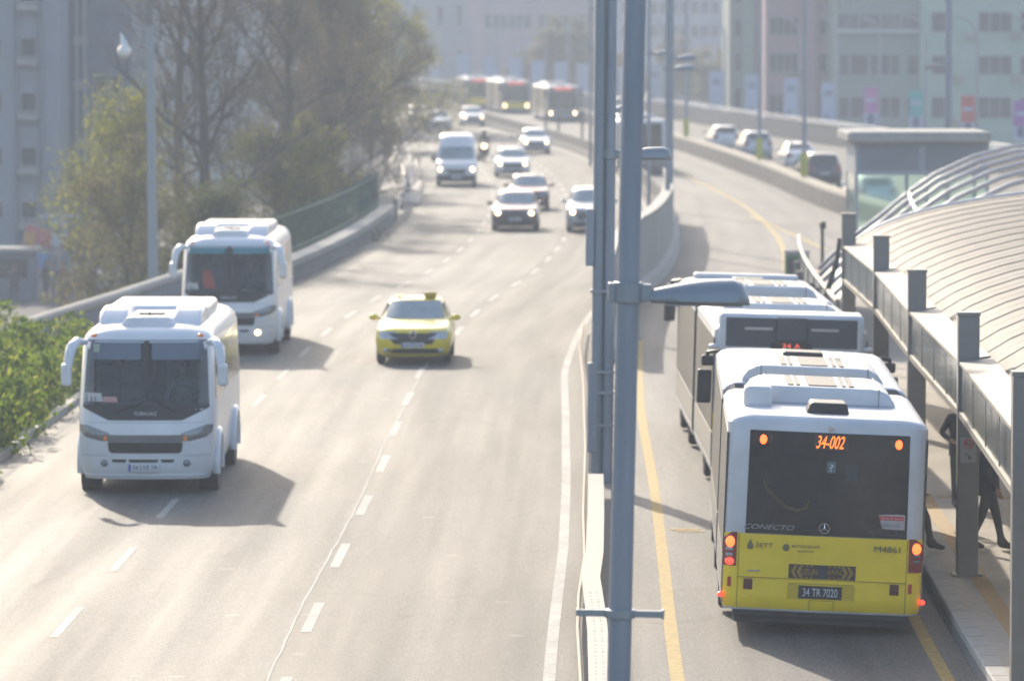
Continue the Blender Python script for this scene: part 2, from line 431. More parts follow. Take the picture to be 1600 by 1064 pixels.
mark_line(yl, lambda y: M(y) + interp([(30, .87), (58, .87), (69, .87), (98, .80), (140, .8), (700, .8)], y), 30, 120, .17)
mark_line(yl, lambda y: M(y) + interp([(30, 4.1), (64, 4.08), (700, 4.1)], y), 30, 142, .16)
yp = [gp(1228, 425), gp(1226, 395), gp(1215, 370), gp(1190, 343), gp(1160, 320), gp(1110, 293), gp(1060, 270), gp(1010, 252), gp(950, 232)]
rows = [[(p.x - .1, p.y, .004), (p.x + .1, p.y, .004)] for p in yp]; yl.grid(rows)
yp = [gp(1172, 338), gp(1205, 352), gp(1250, 372), gp(1290, 390)]
rows = [[(p.x - .09, p.y, .006), (p.x + .09, p.y, .006)] for p in yp]; yl.grid(rows)
for (px, py, wd) in ((1070, 827, 50), (1080, 830, 10)):
    p = gp(px, py); yl.bx(p.x - .24, p.x + .2, p.y - .1, p.y + .1, .003, .008)
struct(yl.build('busway_markings', m_yellow_paint))

# ------------------------------------------------------------------ median, walls, barriers
yy_near = [30 + 3 * i for i in range(30)]
md = MB(); md.sweep([(-.42, 0.0), (-.40, .10), (.0, .10), (.02, 0.0)], [(M(y) + .12, y) for y in [26 + 3 * i for i in range(30)]])
struct(md.build('median_strip', mat('median_gravel', (.17, .16, .155), .9, var=.35, scale=18, bump=.4)))
wl = thing('median_wall', 'tall grey concrete wall on the median bend beside the busway', 'wall', (M(150), 150, 0))
wy = [113 + 3 * i for i in range(27)]
def rel(y, t): return (M(y) - t.location.x, y - t.location.y)
b = MB(); b.sweep([(-.14, 0), (-.12, 2.05), (.12, 2.05), (.14, 0)], [rel(y, wl) for y in wy]); b.build('wall_panel', m_conc_l, wl)
b = MB(); b.sweep([(-.18, 2.05), (-.18, 2.12), (.18, 2.12), (.18, 2.05)], [rel(y, wl) for y in wy]); b.build('coping', m_conc, wl)
b = MB(); b.sweep([(.143, 0), (.143, .34), (.36, .28), (.42, 0)], [rel(y, wl) for y in wy]); b.build('plinth', m_kerb, wl)
m_barr = mat('barrier_brown_grey', (.13, .122, .115), .88, var=.2, scale=2, var2=.15, spec=.2)
JP = [(-.32, 0), (-.30, .12), (-.13, .34), (-.09, .86), (.09, .86), (.13, .34), (.30, .12), (.32, 0)]
mb_ = thing('median_barrier', 'long low concrete barrier curving between highway and busway beyond the wall', 'barrier', (M(240), 240, 0))
b = MB(); b.sweep(JP, [rel(y, mb_) for y in [194 + 4 * i for i in range(20)] + [274 + 5 * i for i in range(56)]]); b.build('barrier_body', m_barr, mb_)
ob = thing('busway_barrier', 'wide concrete barrier with gravel top between busway and service road', 'barrier', (OB(240), 240, 0))
oy = [150 + 5 * i for i in range(80)]
b = MB(); b.sweep([(-.45, 0), (-.42, .75), (.42, .75), (.45, 0)], [(OB(y) - ob.location.x, y - 240) for y in oy]); b.build('barrier_body', m_barr, ob)
b = MB(); b.sweep([(-.34, .75), (-.30, .84), (.30, .84), (.34, .75)], [(OB(y) - ob.location.x, y - 240) for y in oy]); b.build('planter_top', mat('dry_gravel', (.34, .30, .23), .9, var=.3, scale=6), ob)
fb = thing('far_barrier', 'high grey concrete barrier along the far side of the service road', 'barrier', (FB(330), 330, 0))
fy = [150 + 6 * i for i in range(70)]
b = MB(); b.sweep([(-.18, 0), (-.14, 1.15), (.14, 1.15), (.18, 0)], [(FB(y) - fb.location.x, y - 330) for y in fy]); b.build('barrier_body', mat('barrier_slate', (.085, .09, .105), .85, var=.2, scale=1.5, spec=.2), fb)
b = MB()
for z in (1.32, 1.5): b.tube([(FB(y) - fb.location.x, y - 330, z) for y in fy], .045, 5)
for y in range(150, 560, 4): b.bx(FB(y) - fb.location.x - .04, FB(y) - fb.location.x + .04, y - 330.04, y - 329.96, 1.15, 1.52)
b.build('railing', m_pole, fb)
# parapet on the left with a green bar fence
pw = thing('roadside_parapet', 'curved concrete parapet wall on the left edge of the highway under the trees', 'wall', (M(165) - 10.95, 165, 0))
py_ = [134 + 2.5 * i for i in range(24)]
b = MB(); b.sweep([(-.2, 0), (-.2, .47), (.2, .47), (.24, 0)], [(M(y) - 10.95 - pw.location.x, y - 165) for y in py_]); b.build('wall_body', m_conc_d, pw)
b = MB(); b.sweep([(-.28, .47), (-.28, .66), (.30, .66), (.30, .47)], [(M(y) - 10.95 - pw.location.x, y - 165) for y in py_]); b.build('coping', m_conc_l, pw)
gf = thing('bar_fence', 'dark green vertical bar fence standing along the roadside parapet', 'fence', (M(165) - 11.25, 165, 0))
m_green = mat('green_fence_paint', (.02, .10, .09), .6)
b = MB()
for i in range(78):
    y = 136 + (i * .9 if i < 45 else 40.5 + (i - 45) * .42); x = M(y) - 11.25 - gf.location.x
    b.bx(x - .02, x + .02, y - 165 - .02, y - 165 + .02, .5, 2.05)
for z in (.8, 1.9): b.tube([(M(y) - 11.25 - gf.location.x, y - 165, z) for y in py_], .025, 6)
b.build('fence_panel', m_green, gf)
p1 = thing('ramp_parapet', 'blue grey ramp wall with rounded concrete top running behind the front minibus', 'wall', (-10.2, 126, 0))
pp = [(-11.35, 114), (-11.1, 117), (-10.2, 126), (-9.2, 137), (-8.8, 141)]
pp = [(a + 10.2, c - 126) for a, c in pp]
b = MB(); b.sweep([(-.17, -.5), (-.17, .62), (.17, .62), (.17, -.5)], pp); b.build('wall_body', mat('wall_bluegrey', (.17, .2, .24), .8, var=.1), p1)
b = MB(); b.tube([(a, c, .74) for a, c in pp], .17, 10); b.build('coping', m_conc_l, p1, sm=40)
# crash cushion where the ramp joins
nose = gp(650, 318)
gn = thing('guard_rail_end', 'curved twin steel guard rail ending at the ramp nose left of the white van', 'guard rail', (nose.x, nose.y, 0))
b = MB()
path = [gp(618, 316, .75), gp(628, 300, .75), gp(633, 280, .75), gp(628, 255, .75), gp(615, 235, .75)]
for dz in (0, -.3): b.tube([(p.x - nose.x, p.y - nose.y, .75 + dz) for p in path], .09, 8)
b.build('rail', m_steel, gn, sm=40)
for p in path[:4]:
    b = MB(); b.bx(p.x - nose.x - .08, p.x - nose.x + .08, p.y - nose.y - .08, p.y - nose.y + .08, 0, .9); b.build('post', m_steel, gn)
pw2 = [gp(628, 318), gp(655, 322), gp(660, 290), gp(655, 262), gp(640, 240), gp(630, 250), gp(636, 280)]
gs = MB(); gs.prism([(p.x, p.y) for p in pw2], 'Z', 0.0, .14)
struct(gs.build('ramp_nose', m_conc))
# reflector posts on the median barrier
for (px, py) in ((821, 203), (851, 208), (882, 219)):
    p = gp(px, py, .8)
    t = thing('marker_post', 'dark short marker post on the median barrier before the oncoming far buses', 'post', (M(p.y), p.y, .86), group='dark marker posts on the median barrier')
    b = MB(); b.cyl((0, 0, .45), .07, .9, 10); b.build('post_body', m_conc_d, t)
    b = MB(); b.cyl((0, 0, .93), .09, .06, 10); b.build('cap', m_dark, t)

# ------------------------------------------------------------------ vehicles
class Shell:
    """closed body: rows (z, y front, y rear, half width); rounded corners rf / rr in plan; bow = front bulge"""
    def __init__(s, rows, rf=.25, rr=.2, bow=.08, rbow=.03):
        s.rows = rows; s.rf = rf; s.rr = rr; s.bow = bow; s.rbow = rbow
    def at(s, z, k):
        r = s.rows
        if z <= r[0][0]: return r[0][k]
        for i in range(len(r) - 1):
            if r[i][0] <= z <= r[i+1][0]:
                t = (z - r[i][0]) / max(r[i+1][0] - r[i][0], 1e-6); return lerp(r[i][k], r[i+1][k], t)
        return r[-1][k]
    def fy(s, x, z):
        hw = s.at(z, 3); r = min(s.rf, hw); a = min(abs(x), hw)
        y = s.at(z, 1) + s.bow * (a / hw) ** 2
        if a > hw - r: y += r - math.sqrt(max(r*r - (a - hw + r)**2, 0))
        return y
    def ry(s, x, z):
        hw = s.at(z, 3); r = min(s.rr, hw); a = min(abs(x), hw)
        y = s.at(z, 2) - s.rbow * (a / hw) ** 2
        if a > hw - r: y -= r - math.sqrt(max(r*r - (a - hw + r)**2, 0))
        return y
    def ring(s, z):
        hw = s.at(z, 3); pts = []
        def half(r, fn):
            r = min(r, hw)
            xs = [(hw - r) * i / 5 for i in range(5)] + [(hw - r) + r * math.sin(R(a)) for a in (0, 18, 36, 54, 72, 90)]
            return [(x, fn(x, z)) for x in xs]
        f = half(s.rf, s.fy); q = half(s.rr, s.ry)
        y0, y1 = f[-1][1], q[-1][1]
        side = [(hw, lerp(y0, y1, i / 6)) for i in range(1, 6)]
        right = f + side + q[::-1]
        left = [(-x, y) for x, y in right[1:-1]][::-1]
        return [(x, y, z) for x, y in right + left]
    def body(s, name, m, parent, sub=2, sm=35, hole=None):
        b = MB(); zs = []
        for i in range(len(s.rows) - 1):
            for j in range(sub): zs.append(lerp(s.rows[i][0], s.rows[i+1][0], j / sub))
        zs.append(s.rows[-1][0])
        rings = [s.ring(z) for z in zs]
        b.grid(rings, closed=True)
        if hole:
            keep = []
            for f_ in b.f:
                c_ = [sum(b.v[i][k] for i in f_)/len(f_) for k in range(3)]
                if not (abs(c_[0]) < hole[0] and hole[1] < c_[2] < hole[2] and c_[1] < hole[3]): keep.append(f_)
            b.f = keep; b.mi = [0]*len(keep)
        n = len(rings[0]); b.f.append(list(range(n))[::-1]); b.mi.append(0)
        base = (len(rings) - 1) * n; b.f.append([base + i for i in range(n)]); b.mi.append(0)
        return b.build(name, m, parent, sm=sm)
    def _patch(s, pts, nrm, off):
        b = MB(); rows = [[p + q * off for p, q in zip(a, c)] for a, c in zip(pts, nrm)]
        b.grid(rows)
        nr, nc = len(rows), len(rows[0])
        edge = [(0, j) for j in range(nc)] + [(i, nc-1) for i in range(1, nr)] + [(nr-1, j) for j in range(nc-2, -1, -1)] + [(i, 0) for i in range(nr-2, 0, -1)]
        k = len(b.v)
        b.v += [tuple(pts[i][j] - nrm[i][j] * .012) for i, j in edge]
        m = len(edge)
        for a in range(m):
            c = (a + 1) % m
            b.f.append([edge[a][0]*nc+edge[a][1], edge[c][0]*nc+edge[c][1], k+c, k+a]); b.mi.append(0)
        return b
    def end(s, rows, off=.006, nx=10, rear=False, sub=3):
        if rows[0][2] - rows[0][1] > 1.5: nx = 26
        fn = s.ry if rear else s.fy; pts = []; nrm = []
        rr = []
        for i in range(len(rows) - 1):
            for j in range(sub): rr.append([lerp(rows[i][k], rows[i+1][k], j / sub) for k in range(3)])
        rr.append(rows[-1])
        for (z, x0, x1) in rr:
            a = []; c = []
            for i in range(nx + 1):
                x = lerp(x0, x1, .5 - .5*math.cos(math.pi*i/nx)) if (x1 - x0) > 1.5 else lerp(x0, x1, i / nx); e = 1e-3
                fx = (fn(x + e, z) - fn(x - e, z)) / (2*e); fz = (fn(x, z + e) - fn(x, z - e)) / (2*e)
                fx = max(-3, min(3, fx)); fz = max(-3, min(3, fz))
                n = Vector((fx, -1, fz)).normalized()
                if rear: n = Vector((-fx, 1, -fz)).normalized()
                a.append(Vector((x, fn(x, z), z))); c.append(n)
            pts.append(a); nrm.append(c)
        return s._patch(pts, nrm, off)
    def side(s, sg, rows, off=.006, ny=6):
        pts = []; nrm = []; rr = []
        for i in range(len(rows) - 1):
            for j in range(3): rr.append([lerp(rows[i][k], rows[i+1][k], j / 3) for k in range(3)])
        rr.append(rows[-1])
        for (z, y0, y1) in rr:
            e = 1e-3; h = s.at(z, 3); hz = (s.at(z+e, 3) - s.at(z-e, 3)) / (2*e)
            n = Vector((1, 0, -hz)).normalized(); n.x *= sg
            pts.append([Vector((sg*h, lerp(y0, y1, i/ny), z)) for i in range(ny+1)]); nrm.append([n] * (ny+1))
        return s._patch(pts, nrm, off)

def wheel(parent, x, y, r, wd, rim=True):
    b = MB()
    prof = [(.62*r, -wd/2), (.9*r, -wd/2), (r, -wd/2 + .04), (r, wd/2 - .04), (.9*r, wd/2), (.62*r, wd/2)]
    n = 22; rows = []
    for j in range(n):
        a = 2*math.pi*j/n
        rows.append([(x + h, y + q*math.cos(a), r + q*math.sin(a)) for q, h in prof])
    rows.append(rows[0]); b.grid(rows)
    o = b.build('wheel', m_black, parent, sm=40)
    b = MB(); b.cyl((x, y, r), .63*r, wd*.72, 18, 'X'); b.cyl((x, y, r), .16*r, wd*.9, 10, 'X')
    b.build('rim', m_rim, o, sm=40)
    return o

def plate(parent, y, z, txt, face='front', wd=.52, hh=.115, dark=False, x=0, blue=True):
    s = -1 if face == 'front' else 1
    b = MB(); b.bx(x - wd/2, x + wd/2, y - .012, y + .012, z - hh/2, z + hh/2)
    o = b.build('license_plate', m_platek if dark else m_plate, parent, bevel=.004)
    lettering(txt, o, (x + (.02 if not dark else 0), y + s*.014, z), wd*.8, m_inkw if dark else m_ink, face, hh*.62)
    if blue and not dark:
        b = MB(); q = -1 if face == 'front' else 1
        xx = x + q*(wd/2 - .022)
        b.bx(xx - .02, xx + .02, y + s*.013 - .002, y + s*.013 + .002, z - hh/2 + .005, z + hh/2 - .005); b.build('country_band', m_plateblue, o)
    return o

def car(name, label, paint, X, Y, kind='sedan', rz=0., lights='off', group='cars driving on the highway', txt='34 CD 418', W=1.75, L=4.35, Ht=1.46, ground=0, cat='car', tail=False):
    """front at -y; (X, Y) is the middle of the end nearest the photograph's camera"""
    c = math.cos(rz); s_ = math.sin(rz)
    away = abs(abs(rz) - math.pi) < .6
    d = Vector((-s_, c)) * (L/2) * (-1 if away else 1)
    t = thing(name, label, cat, (X + d.x, Y + d.y, ground), rz, group)
    h = W / 2; f = -L/2; r = L/2; k = Ht / 1.46
    rear = {'sedan': [(.97, -.5), (1.05, -.62), (1.38, -1.25), (1.44, -1.6), (1.465, -1.95)],
            'hatch': [(.97, -.12), (1.05, -.16), (1.38, -.42), (1.44, -.62), (1.465, -1.0)],
            'suv': [(.97, -.06), (1.05, -.08), (1.38, -.24), (1.44, -.40), (1.465, -.8)]}[kind]
    rows = [(.17, f+.20, r-.2, h-.14), (.24, f+.08, r-.10, h-.06), (.36, f+.02, r-.03, h-.015), (.56, f, r, h), (.70, f+.03, r-.02, h-.005),
            (.80, f+.13, r-.05, h-.02), (.88, f+.42, r-.07, h-.04), (.93, f+.78, r-.09, h-.06),
            (.97, f+1.08, r+rear[0][1], h-.085), (1.05, f+1.22, r+rear[1][1], h-.11), (1.38, f+1.80, r+rear[2][1], h-.24),
            (1.44, f+2.0, r+rear[3][1], h-.32), (1.465, f+2.3, r+rear[4][1], h-.5)]
    rows = [(z*k if z > .5 else z, a, q, e) for z, a, q, e in rows]
    S = Shell(rows, .34, .28, .10, .05)
    S.body('body', paint, t)
    z0, z1 = 1.0*k, 1.375*k
    S.end([(z0, -(h-.17), h-.17), ((z0+z1)/2, -(h-.22), h-.22), (z1, -(h-.30), h-.30)], .006).build('windshield', m_glass_c, t, sm=60)
    if kind == 'sedan': S.end([(1.08*k, -(h-.22), h-.22), (z1, -(h-.32), h-.32)], .006, rear=True).build('rear_window', m_glass, t, sm=60)
    else: S.end([(1.0*k, -(h-.2), h-.2), (z1, -(h-.3), h-.3)], .006, rear=True).build('rear_window', m_glass, t, sm=60)
    for sg in (-1, 1):
        q = rear[2][1]
        S.side(sg, [(1.02*k, f+1.5, r+rear[0][1]-.45), (1.33*k, f+1.95, r+q-.3)], .006).build('side_window', m_glass, t)
        lm = m_lampon if lights == 'on' else (m_lampclear if lights == 'clear' else m_lampoff)
        a0, a1 = (h-.52, h-.10)
        e = sorted((sg*a0, sg*a1)); e2 = sorted((sg*(a0+.04), sg*(a1+.01)))
        if lights == 'on':
            S.end([(.60*k, *e), (.76*k, *e2)], .008, 6).build('headlight', m_lampoff, t, sm=60)
            b = MB(); xx = sg*(h-.26); b.ell((xx, S.fy(xx, .68*k) - .01, .68*k), (.10, .05, .085)); b.build('headlight_bulb', m_lampon, t, sm=179)
        else: S.end([(.60*k, *e), (.76*k, *e2)], .008, 6).build('headlight', lm, t, sm=60)
        zt0, zt1 = (.66, .9) if kind == 'sedan' else (.68, .96)
        e = sorted((sg*(h-.36), sg*(h-.07)))
        S.end([(zt0*k, *e), (zt1*k, *e)], .008, 6, rear=True).build('taillight', m_redon if tail else m_redlens, t, sm=60)
        b = MB(); b.ell((sg*(h+.09), f+1.38, 1.02*k), (.11, .07, .075)); b.tube([(sg*(h-.12), f+1.42, .96*k), (sg*(h+.02), f+1.38, 1.0*k)], .025, 6)
        b.build('wing_mirror', paint, t, sm=60)
    S.end([(.48, -.42, .42), (.60*k, -.52, .52), (.70*k, -.44, .44)], .006, 8).build('grille', m_dark, t, sm=60)
    S.end([(.27, -(h-.22), h-.22), (.38, -(h-.3), h-.3)], .006, 8).build('lower_intake', m_dark, t, sm=60)
    plate(t, S.fy(0, .46) - .02, .46, txt)
    plate(t, S.ry(0, .62) + .02, .62 if kind == 'sedan' else .66, txt, 'rear')
    for y in (f + .82, r - .82):
        for sg in (-1, 1): wheel(t, sg*(h-.11), y, .305, .2)
    return t, S

def taxi_extra(t, S, L):
    h = .86; f = -L/2
    b = MB(); b.box((.34, f+2.05, 1.505), (.28, .13, .115)); b.build('roof_sign', mat('taxi_sign', (.45, .30, .01), .5), t, bevel=.02)
    b = MB()
    y = S.fy(0, .70) - .02
    for a in (0, 90, 180, 270):
        p0 = (.0 + .075*math.sin(R(a)), y, .69 + .1*math.cos(R(a))); p1 = (.075*math.sin(R(a+90)), y, .69 + .1*math.cos(R(a+90)))
        b.tube([p0, p1], .017, 6)
    b.build('diamond_badge', m_chrome, t)
    S.end([(.575, -.22, .22), (.63, -.42, .42), (.70, -.55, .55), (.725, -.5, .5)], .012, 8).build('grille', m_dark, t, sm=60)
    for sg in (-1, 1):
        b = MB(); b.ell((sg*.62, S.fy(.62, .34) - .01, .345), (.07, .03, .045)); b.build('fog_light', m_lampclear, t, sm=179)

def paint(name, col, metal=.0, rough=.28): return mat('car_paint_' + name, col, rough, metal, var=.03, scale=2, coat=.6)
pt_white = paint('white', (.70, .71, .73)); pt_silver = paint('silver', (.46, .49, .53), .3); pt_purple = paint('plum', (.11, .055, .085), .3)
pt_red = paint('wine_red', (.16, .04, .06), .2); pt_blue = paint('slate_blue', (.07, .11, .16), .3); pt_pale = paint('pale_blue_white', (.58, .63, .72), .1)
pt_dark = paint('dark_navy', (.03, .035, .05), .2); pt_green = paint('mint', (.35, .5, .42), .1)

def at_px(px, py, z=0): p = gp(px, py, z); return p.x, p.y
def heading(y): return -math.atan((M(y+6) - M(y-6)) / 12)
x, y = at_px(645, 571)
t, S = car('taxi', 'yellow taxi with a small roof sign in the middle lane', m_taxi, x, y, 'sedan', heading(y)*.6, 'clear', txt='34 TCG 84', W=1.72, L=4.26, cat='taxi')
taxi_extra(t, S, 4.26)
for (px, py, nm, kind, pt, lab, lit, Wd, txt) in (
    (804, 362, 'car', 'hatch', pt_purple, 'plum coloured car with lit headlights, front one of the dark pair', 'on', 1.76, '34 EK 728'),
    (826, 330, 'car', 'sedan', pt_red, 'wine red sedan half hidden behind the plum coloured car', 'off', 1.74, '34 BR 630'),
    (801, 278, 'car', 'sedan', pt_white, 'white sedan with lit headlights behind the wine red sedan', 'on', 1.76, '34 HN 192'),
    (838, 241, 'car', 'hatch', pt_white, 'white hatchback with lit headlights driving close along the median barrier', 'on', 1.74, '34 AZ 555'),
    (687, 206, 'car', 'sedan', pt_pale, 'pale unlit sedan far off beside the tree crowns', 'clear', 1.76, '34 PD 301'),
    (740, 198, 'car', 'sedan', pt_white, 'far white sedan with lit headlights under the yellow buses', 'on', 1.76, '34 FU 817'),
    (656, 196, 'car', 'hatch', pt_blue, 'slate blue car far off, partly covered by the trees', 'off', 1.76, '34 VT 226'),
    (921, 364, 'car', 'suv', pt_silver, 'silver car with one lit headlight showing left of the steel poles', 'on', 1.76, '34 GL 904')):
    x, y = at_px(px, py)
    car(nm, lab, pt, x, y, kind, heading(y + 2), lit, txt=txt, W=Wd, Ht=1.62 if kind == 'suv' else 1.47)
for (px, py, kind, pt, lab, Wd, hh, z) in (
    (1135, 236, 'hatch', pt_white, 'white hatchback seen from behind, left of the silver one on the service road', 1.72, 1.52, 0),
    (1185, 249, 'suv', pt_silver, 'silver hatchback seen from behind on the service road', 1.78, 1.58, 0),
    (1253, 266, 'sedan', pt_white, 'white sedan on the service road just ahead of the dark car', 1.74, 1.46, 0),
    (1288, 293, 'suv', pt_dark, 'dark car with sunlit pale roof nearest the station kiosk', 1.80, 1.62, 0),
    (1372, 332, 'hatch', pt_pale, 'pale car seen through the green kiosk glass', 1.76, 1.56, 0),
    (962, 182, 'hatch', pt_white, 'white car far off between the two nearest steel poles', 1.74, 1.5, 0),
    (1025, 172, 'hatch', pt_blue, 'blue grey car far off right of the main lamp post', 1.74, 1.5, 0)):
    x, y = at_px(px, py, z)
    sl = math.atan((FB(y+6) - FB(y-6)) / 12)
    car('car', lab, pt, x, y, kind, math.pi - sl*.9, 'off', group='cars on the service road', W=Wd, Ht=hh, L=4.2, txt='34 KL 470')

# panel van
def van(X, Y, rz):
    L, W = 5.4, 1.95; f = -L/2; r = L/2; h = W/2
    t = thing('panel_van', 'white panel van with dark bumper and lit headlights near the left edge', 'van', (X - math.sin(rz)*L/2, Y + math.cos(rz)*L/2, 0), rz, 'vans on the roads')
    rows = [(.22, f+.15, r-.1, h-.1), (.34, f+.04, r-.02, h-.02), (.60, f, r, h), (.85, f+.04, r, h), (1.0, f+.12, r, h), (1.12, f+.35, r, h-.01), (1.22, f+.62, r, h-.03),
            (1.30, f+.80, r, h-.04), (1.86, f+1.35, r-.03, h-.12), (2.05, f+1.60, r-.05, h-.13), (2.32, f+1.95, r-.1, h-.17), (2.42, f+2.2, r-.2, h-.28), (2.45, f+2.5, r-.4, h-.45)]
    S = Shell(rows, .32, .12, .10, .02)
    S.body('body', m_white, t)
    S.end([(1.28, -(h-.14), h-.14), (1.86, -(h-.22), h-.22)], .008).build('windshield', m_glass_c, t, sm=60)
    S.end([(.26, -(h-.06), h-.06), (.55, -(h-.05), h-.05)], .012).build('bumper', m_dark, t, sm=60)
    S.end([(.60, -.40, .40), (.82, -.5, .5)], .012).build('grille', m_dark, t, sm=60)
    for sg in (-1, 1):
        S.end([(.68, *sorted((sg*.58, sg*.88))), (1.0, *sorted((sg*.66, sg*.90)))], .01, 6).build('headlight', m_lampclear, t, sm=60)
        b = MB(); b.ell((sg*.76, S.fy(.76, .82) - .01, .82), (.10, .05, .11)); b.build('headlight_bulb', m_lampon, t, sm=179)
        S.side(sg, [(1.32, f+1.2, f+2.1), (1.8, f+1.6, f+2.1)], .008).build('side_window', m_glass, t)
        b = MB(); b.box((sg*(h+.12), f+1.15, 1.32), (.2, .1, .3)); b.build('wing_mirror', m_dark, t, bevel=.04)
        S.end([(.9, *sorted((sg*.8, sg*.95))), (1.4, *sorted((sg*.8, sg*.95)))], .01, 4, rear=True).build('taillight', m_redlens, t)
    plate(t, S.fy(0, .46) - .03, .46, '34 YB 639')
    for y in (f+.95, r-1.1):
        for sg in (-1, 1): wheel(t, sg*(h-.13), y, .34, .22)
    return t
x, y = at_px(713, 292); van(x, y, heading(y) * .5)

# minibus (two of them)
def minibus(label, X, Y, rz, visor=False, plate_txt='34 LVE 79'):
    L, W = 7.7, 2.26; f = -L/2; r = L/2; h = W/2
    t = thing('minibus', label, 'minibus', (X - math.sin(rz)*L/2, Y + math.cos(rz)*L/2, 0), rz, 'white minibuses in the left lane')
    rows = [(.26, f+.12, r-.1, h-.10), (.40, f+.05, r-.03, h-.05), (.70, f+.01, r, h-.02), (1.0, f, r, h), (1.25, f+.04, r, h), (1.45, f+.09, r, h), (2.50, f+.42, r-.06, h-.045),
            (2.62, f+.50, r-.1, h-.09), (2.72, f+.66, r-.2, h-.20), (2.77, f+.9, r-.35, h-.36), (2.79, f+1.2, r-.6, h-.6)]
    S = Shell(rows, .30, .22, .16, .06)
    S.body('body', m_white, t, hole=(.9, 1.46, 2.49, f+1.0))
    # cabin behind the glass
    b = MB(); b.bx(-1.0, 1.0, f+.5, f+6.5, 1.02, 1.06); b.bx(-.98, .98, f+.42, f+.95, 1.06, 1.47); b.bx(-1.02, 1.02, f+6.5, f+6.56, 1.0, 2.6); b.build('cabin', mat('cabin_grey', (.17, .175, .18), .8), t)
    for k in range(4):
        for x in (-.78, -.36, .36, .78):
            if k == 0 and x > 0: continue
            y = f + 1.75 + k*.95
            b = MB(); b.box((x, y, 1.72), (.38, .14, .66), rx=R(-8)); b.box((x, y+.05, 2.14), (.24, .10, .18)); b.box((x, y-.2, 1.40), (.38, .4, .14)); b.build('passenger_seat', mat('seat_fabric', (.20, .21, .235), .9, var=.2, scale=8) if k != 1 else mat('seat_cover', (.34, .34, .35), .9), t, bevel=.03)
    b = MB(); b.tube([(.55 + .2*math.cos(R(a)), f+1.02 + .06*math.sin(R(a)), 1.56 + .19*math.sin(R(a))) for a in range(0, 361, 24)], .016, 6); b.tube([(.55, f+1.02, 1.56), (.55, f+.85, 1.40)], .03, 6); b.build('steering_wheel', m_dark, t)
    for x in (-.9, .9):
        b = MB(); b.box((x, f+1.25, 2.25), (.12, .02, .42)); b.build('curtain', mat('curtain_grey', (.2, .2, .21), .9), t)
    # windscreen and the black panel under it
    S.end([(1.488, -1.04, 1.04), (2.54, -.985, .985)], .007, 14).build('windshield', m_screen, t, sm=60)
    S.end([(1.24, -.60, .60), (1.27, -.68, .68), (1.44, -1.04, 1.04), (1.495, -1.045, 1.045)], .009, 14).build('wiper_panel', m_dark, t, sm=60)
    for sg in (-1, 1): S.end([(1.49, *sorted((sg*.87, sg*1.035))), (2.535, *sorted((sg*.855, sg*.98)))], .009, 4).build('windshield_band', m_glass_b, t, sm=60)
    b = S.end([(1.62, -.045, .045), (2.52, -.045, .045)], .014, 4); b.build('centre_pillar', m_dark, t, sm=60)
    vm = mat('visor_teal', (.03, .20, .24), .2, coat=.5) if visor else mat('visor_blue', (.10, .13, .18), .2, coat=.5)
    for sg in (-1, 1):
        S.end([(2.22 if not visor else 2.36, *sorted((sg*.09, sg*.95))), (2.50, *sorted((sg*.09, sg*.93)))], .012, 8).build('sun_visor', vm, t, sm=60)
        S.end([(.90, *sorted((sg*.55, sg*.74))), (.965, *sorted((sg*.55, sg*1.00))), (1.04, *sorted((sg*.62, sg*1.085))), (1.16, *sorted((sg*.98, sg*1.10)))], .010, 8).build('headlight', m_lampoff, t, sm=60)
        xx = sg*.66; b = MB(); b.ell((xx, S.fy(xx, .94) - .012, .94), (.035, .02, .04)); b.build('turn_signal', m_amber, t, sm=179)
        xx = sg*.68; b = MB(); b.ell((xx, S.fy(xx, .53) - .005, .53), (.065, .03, .06))
        b.build('fog_light', m_lampon if (visor and sg > 0) else m_lampoff, t, sm=179)
        xx = sg*.88; b = MB(); b.ell((xx, S.fy(xx, 2.61) - .01, 2.61), (.06, .04, .03)); b.build('marker_lamp', m_amber, t, sm=179)
        # rabbit ear mirrors
        b = MB()
        b.tube([(sg*1.02, f+.55, 2.50), (sg*1.14, f+.34, 2.53), (sg*1.22, f+.14, 2.44), (sg*1.25, f+.04, 2.28), (sg*1.26, f+.0, 2.14)], [.05, .075, .09, .085, .07], 10)
        b.build('mirror_arm', m_white, t, sm=60)
        b = MB(); b.box((sg*1.29, f-.02, 2.00), (.18, .13, .38)); b.build('mirror_housing', m_white, t, bevel=.06, seg=3)
        # side glass, arches, belt
        S.side(sg, [(1.55, f+.75, r-.5), (2.42, f+1.05, r-.55)], .008, 8).build('side_window', m_glass, t)
        for y in (f+1.35, r-1.75):
            b = MB()
            pts = [(sg*(h+.0), y + .56*math.cos(R(a)), .42 + .56*math.sin(R(a))) for a in range(-12, 193, 12)]
            b.tube(pts, .07, 8); b.build('wheel_arch', m_white, t, sm=60)
            b = MB(); b.cyl((sg*(h-.14), y, .45), .52, .3, 20, 'X'); b.build('arch_liner', m_dark, t)
            wheel(t, sg*(h-.13), y, .40, .26)
        # roof pods
        b = MB(); b.prism([(f+1.15, 2.74), (f+1.45, 2.98), (f+2.3, 3.02), (f+2.8, 3.0), (f+3.1, 2.76)], 'X', *sorted((sg*.38, sg*.86)))
        b.build('roof_pod', m_white, t, bevel=.06, seg=3, sm=50)
        S.end([(.9, *sorted((sg*.8, sg*1.05))), (1.5, *sorted((sg*.85, sg*1.05)))], .01, 4, rear=True).build('taillight', m_redlens, t)
    b = MB(); b.prism([(-.50, 2.70), (-.36, 2.90), (.36, 2.90), (.50, 2.70)], 'Y', f+.86, f+3.4); b.build('roof_spoiler', m_white, t, bevel=.05, seg=3, sm=50)
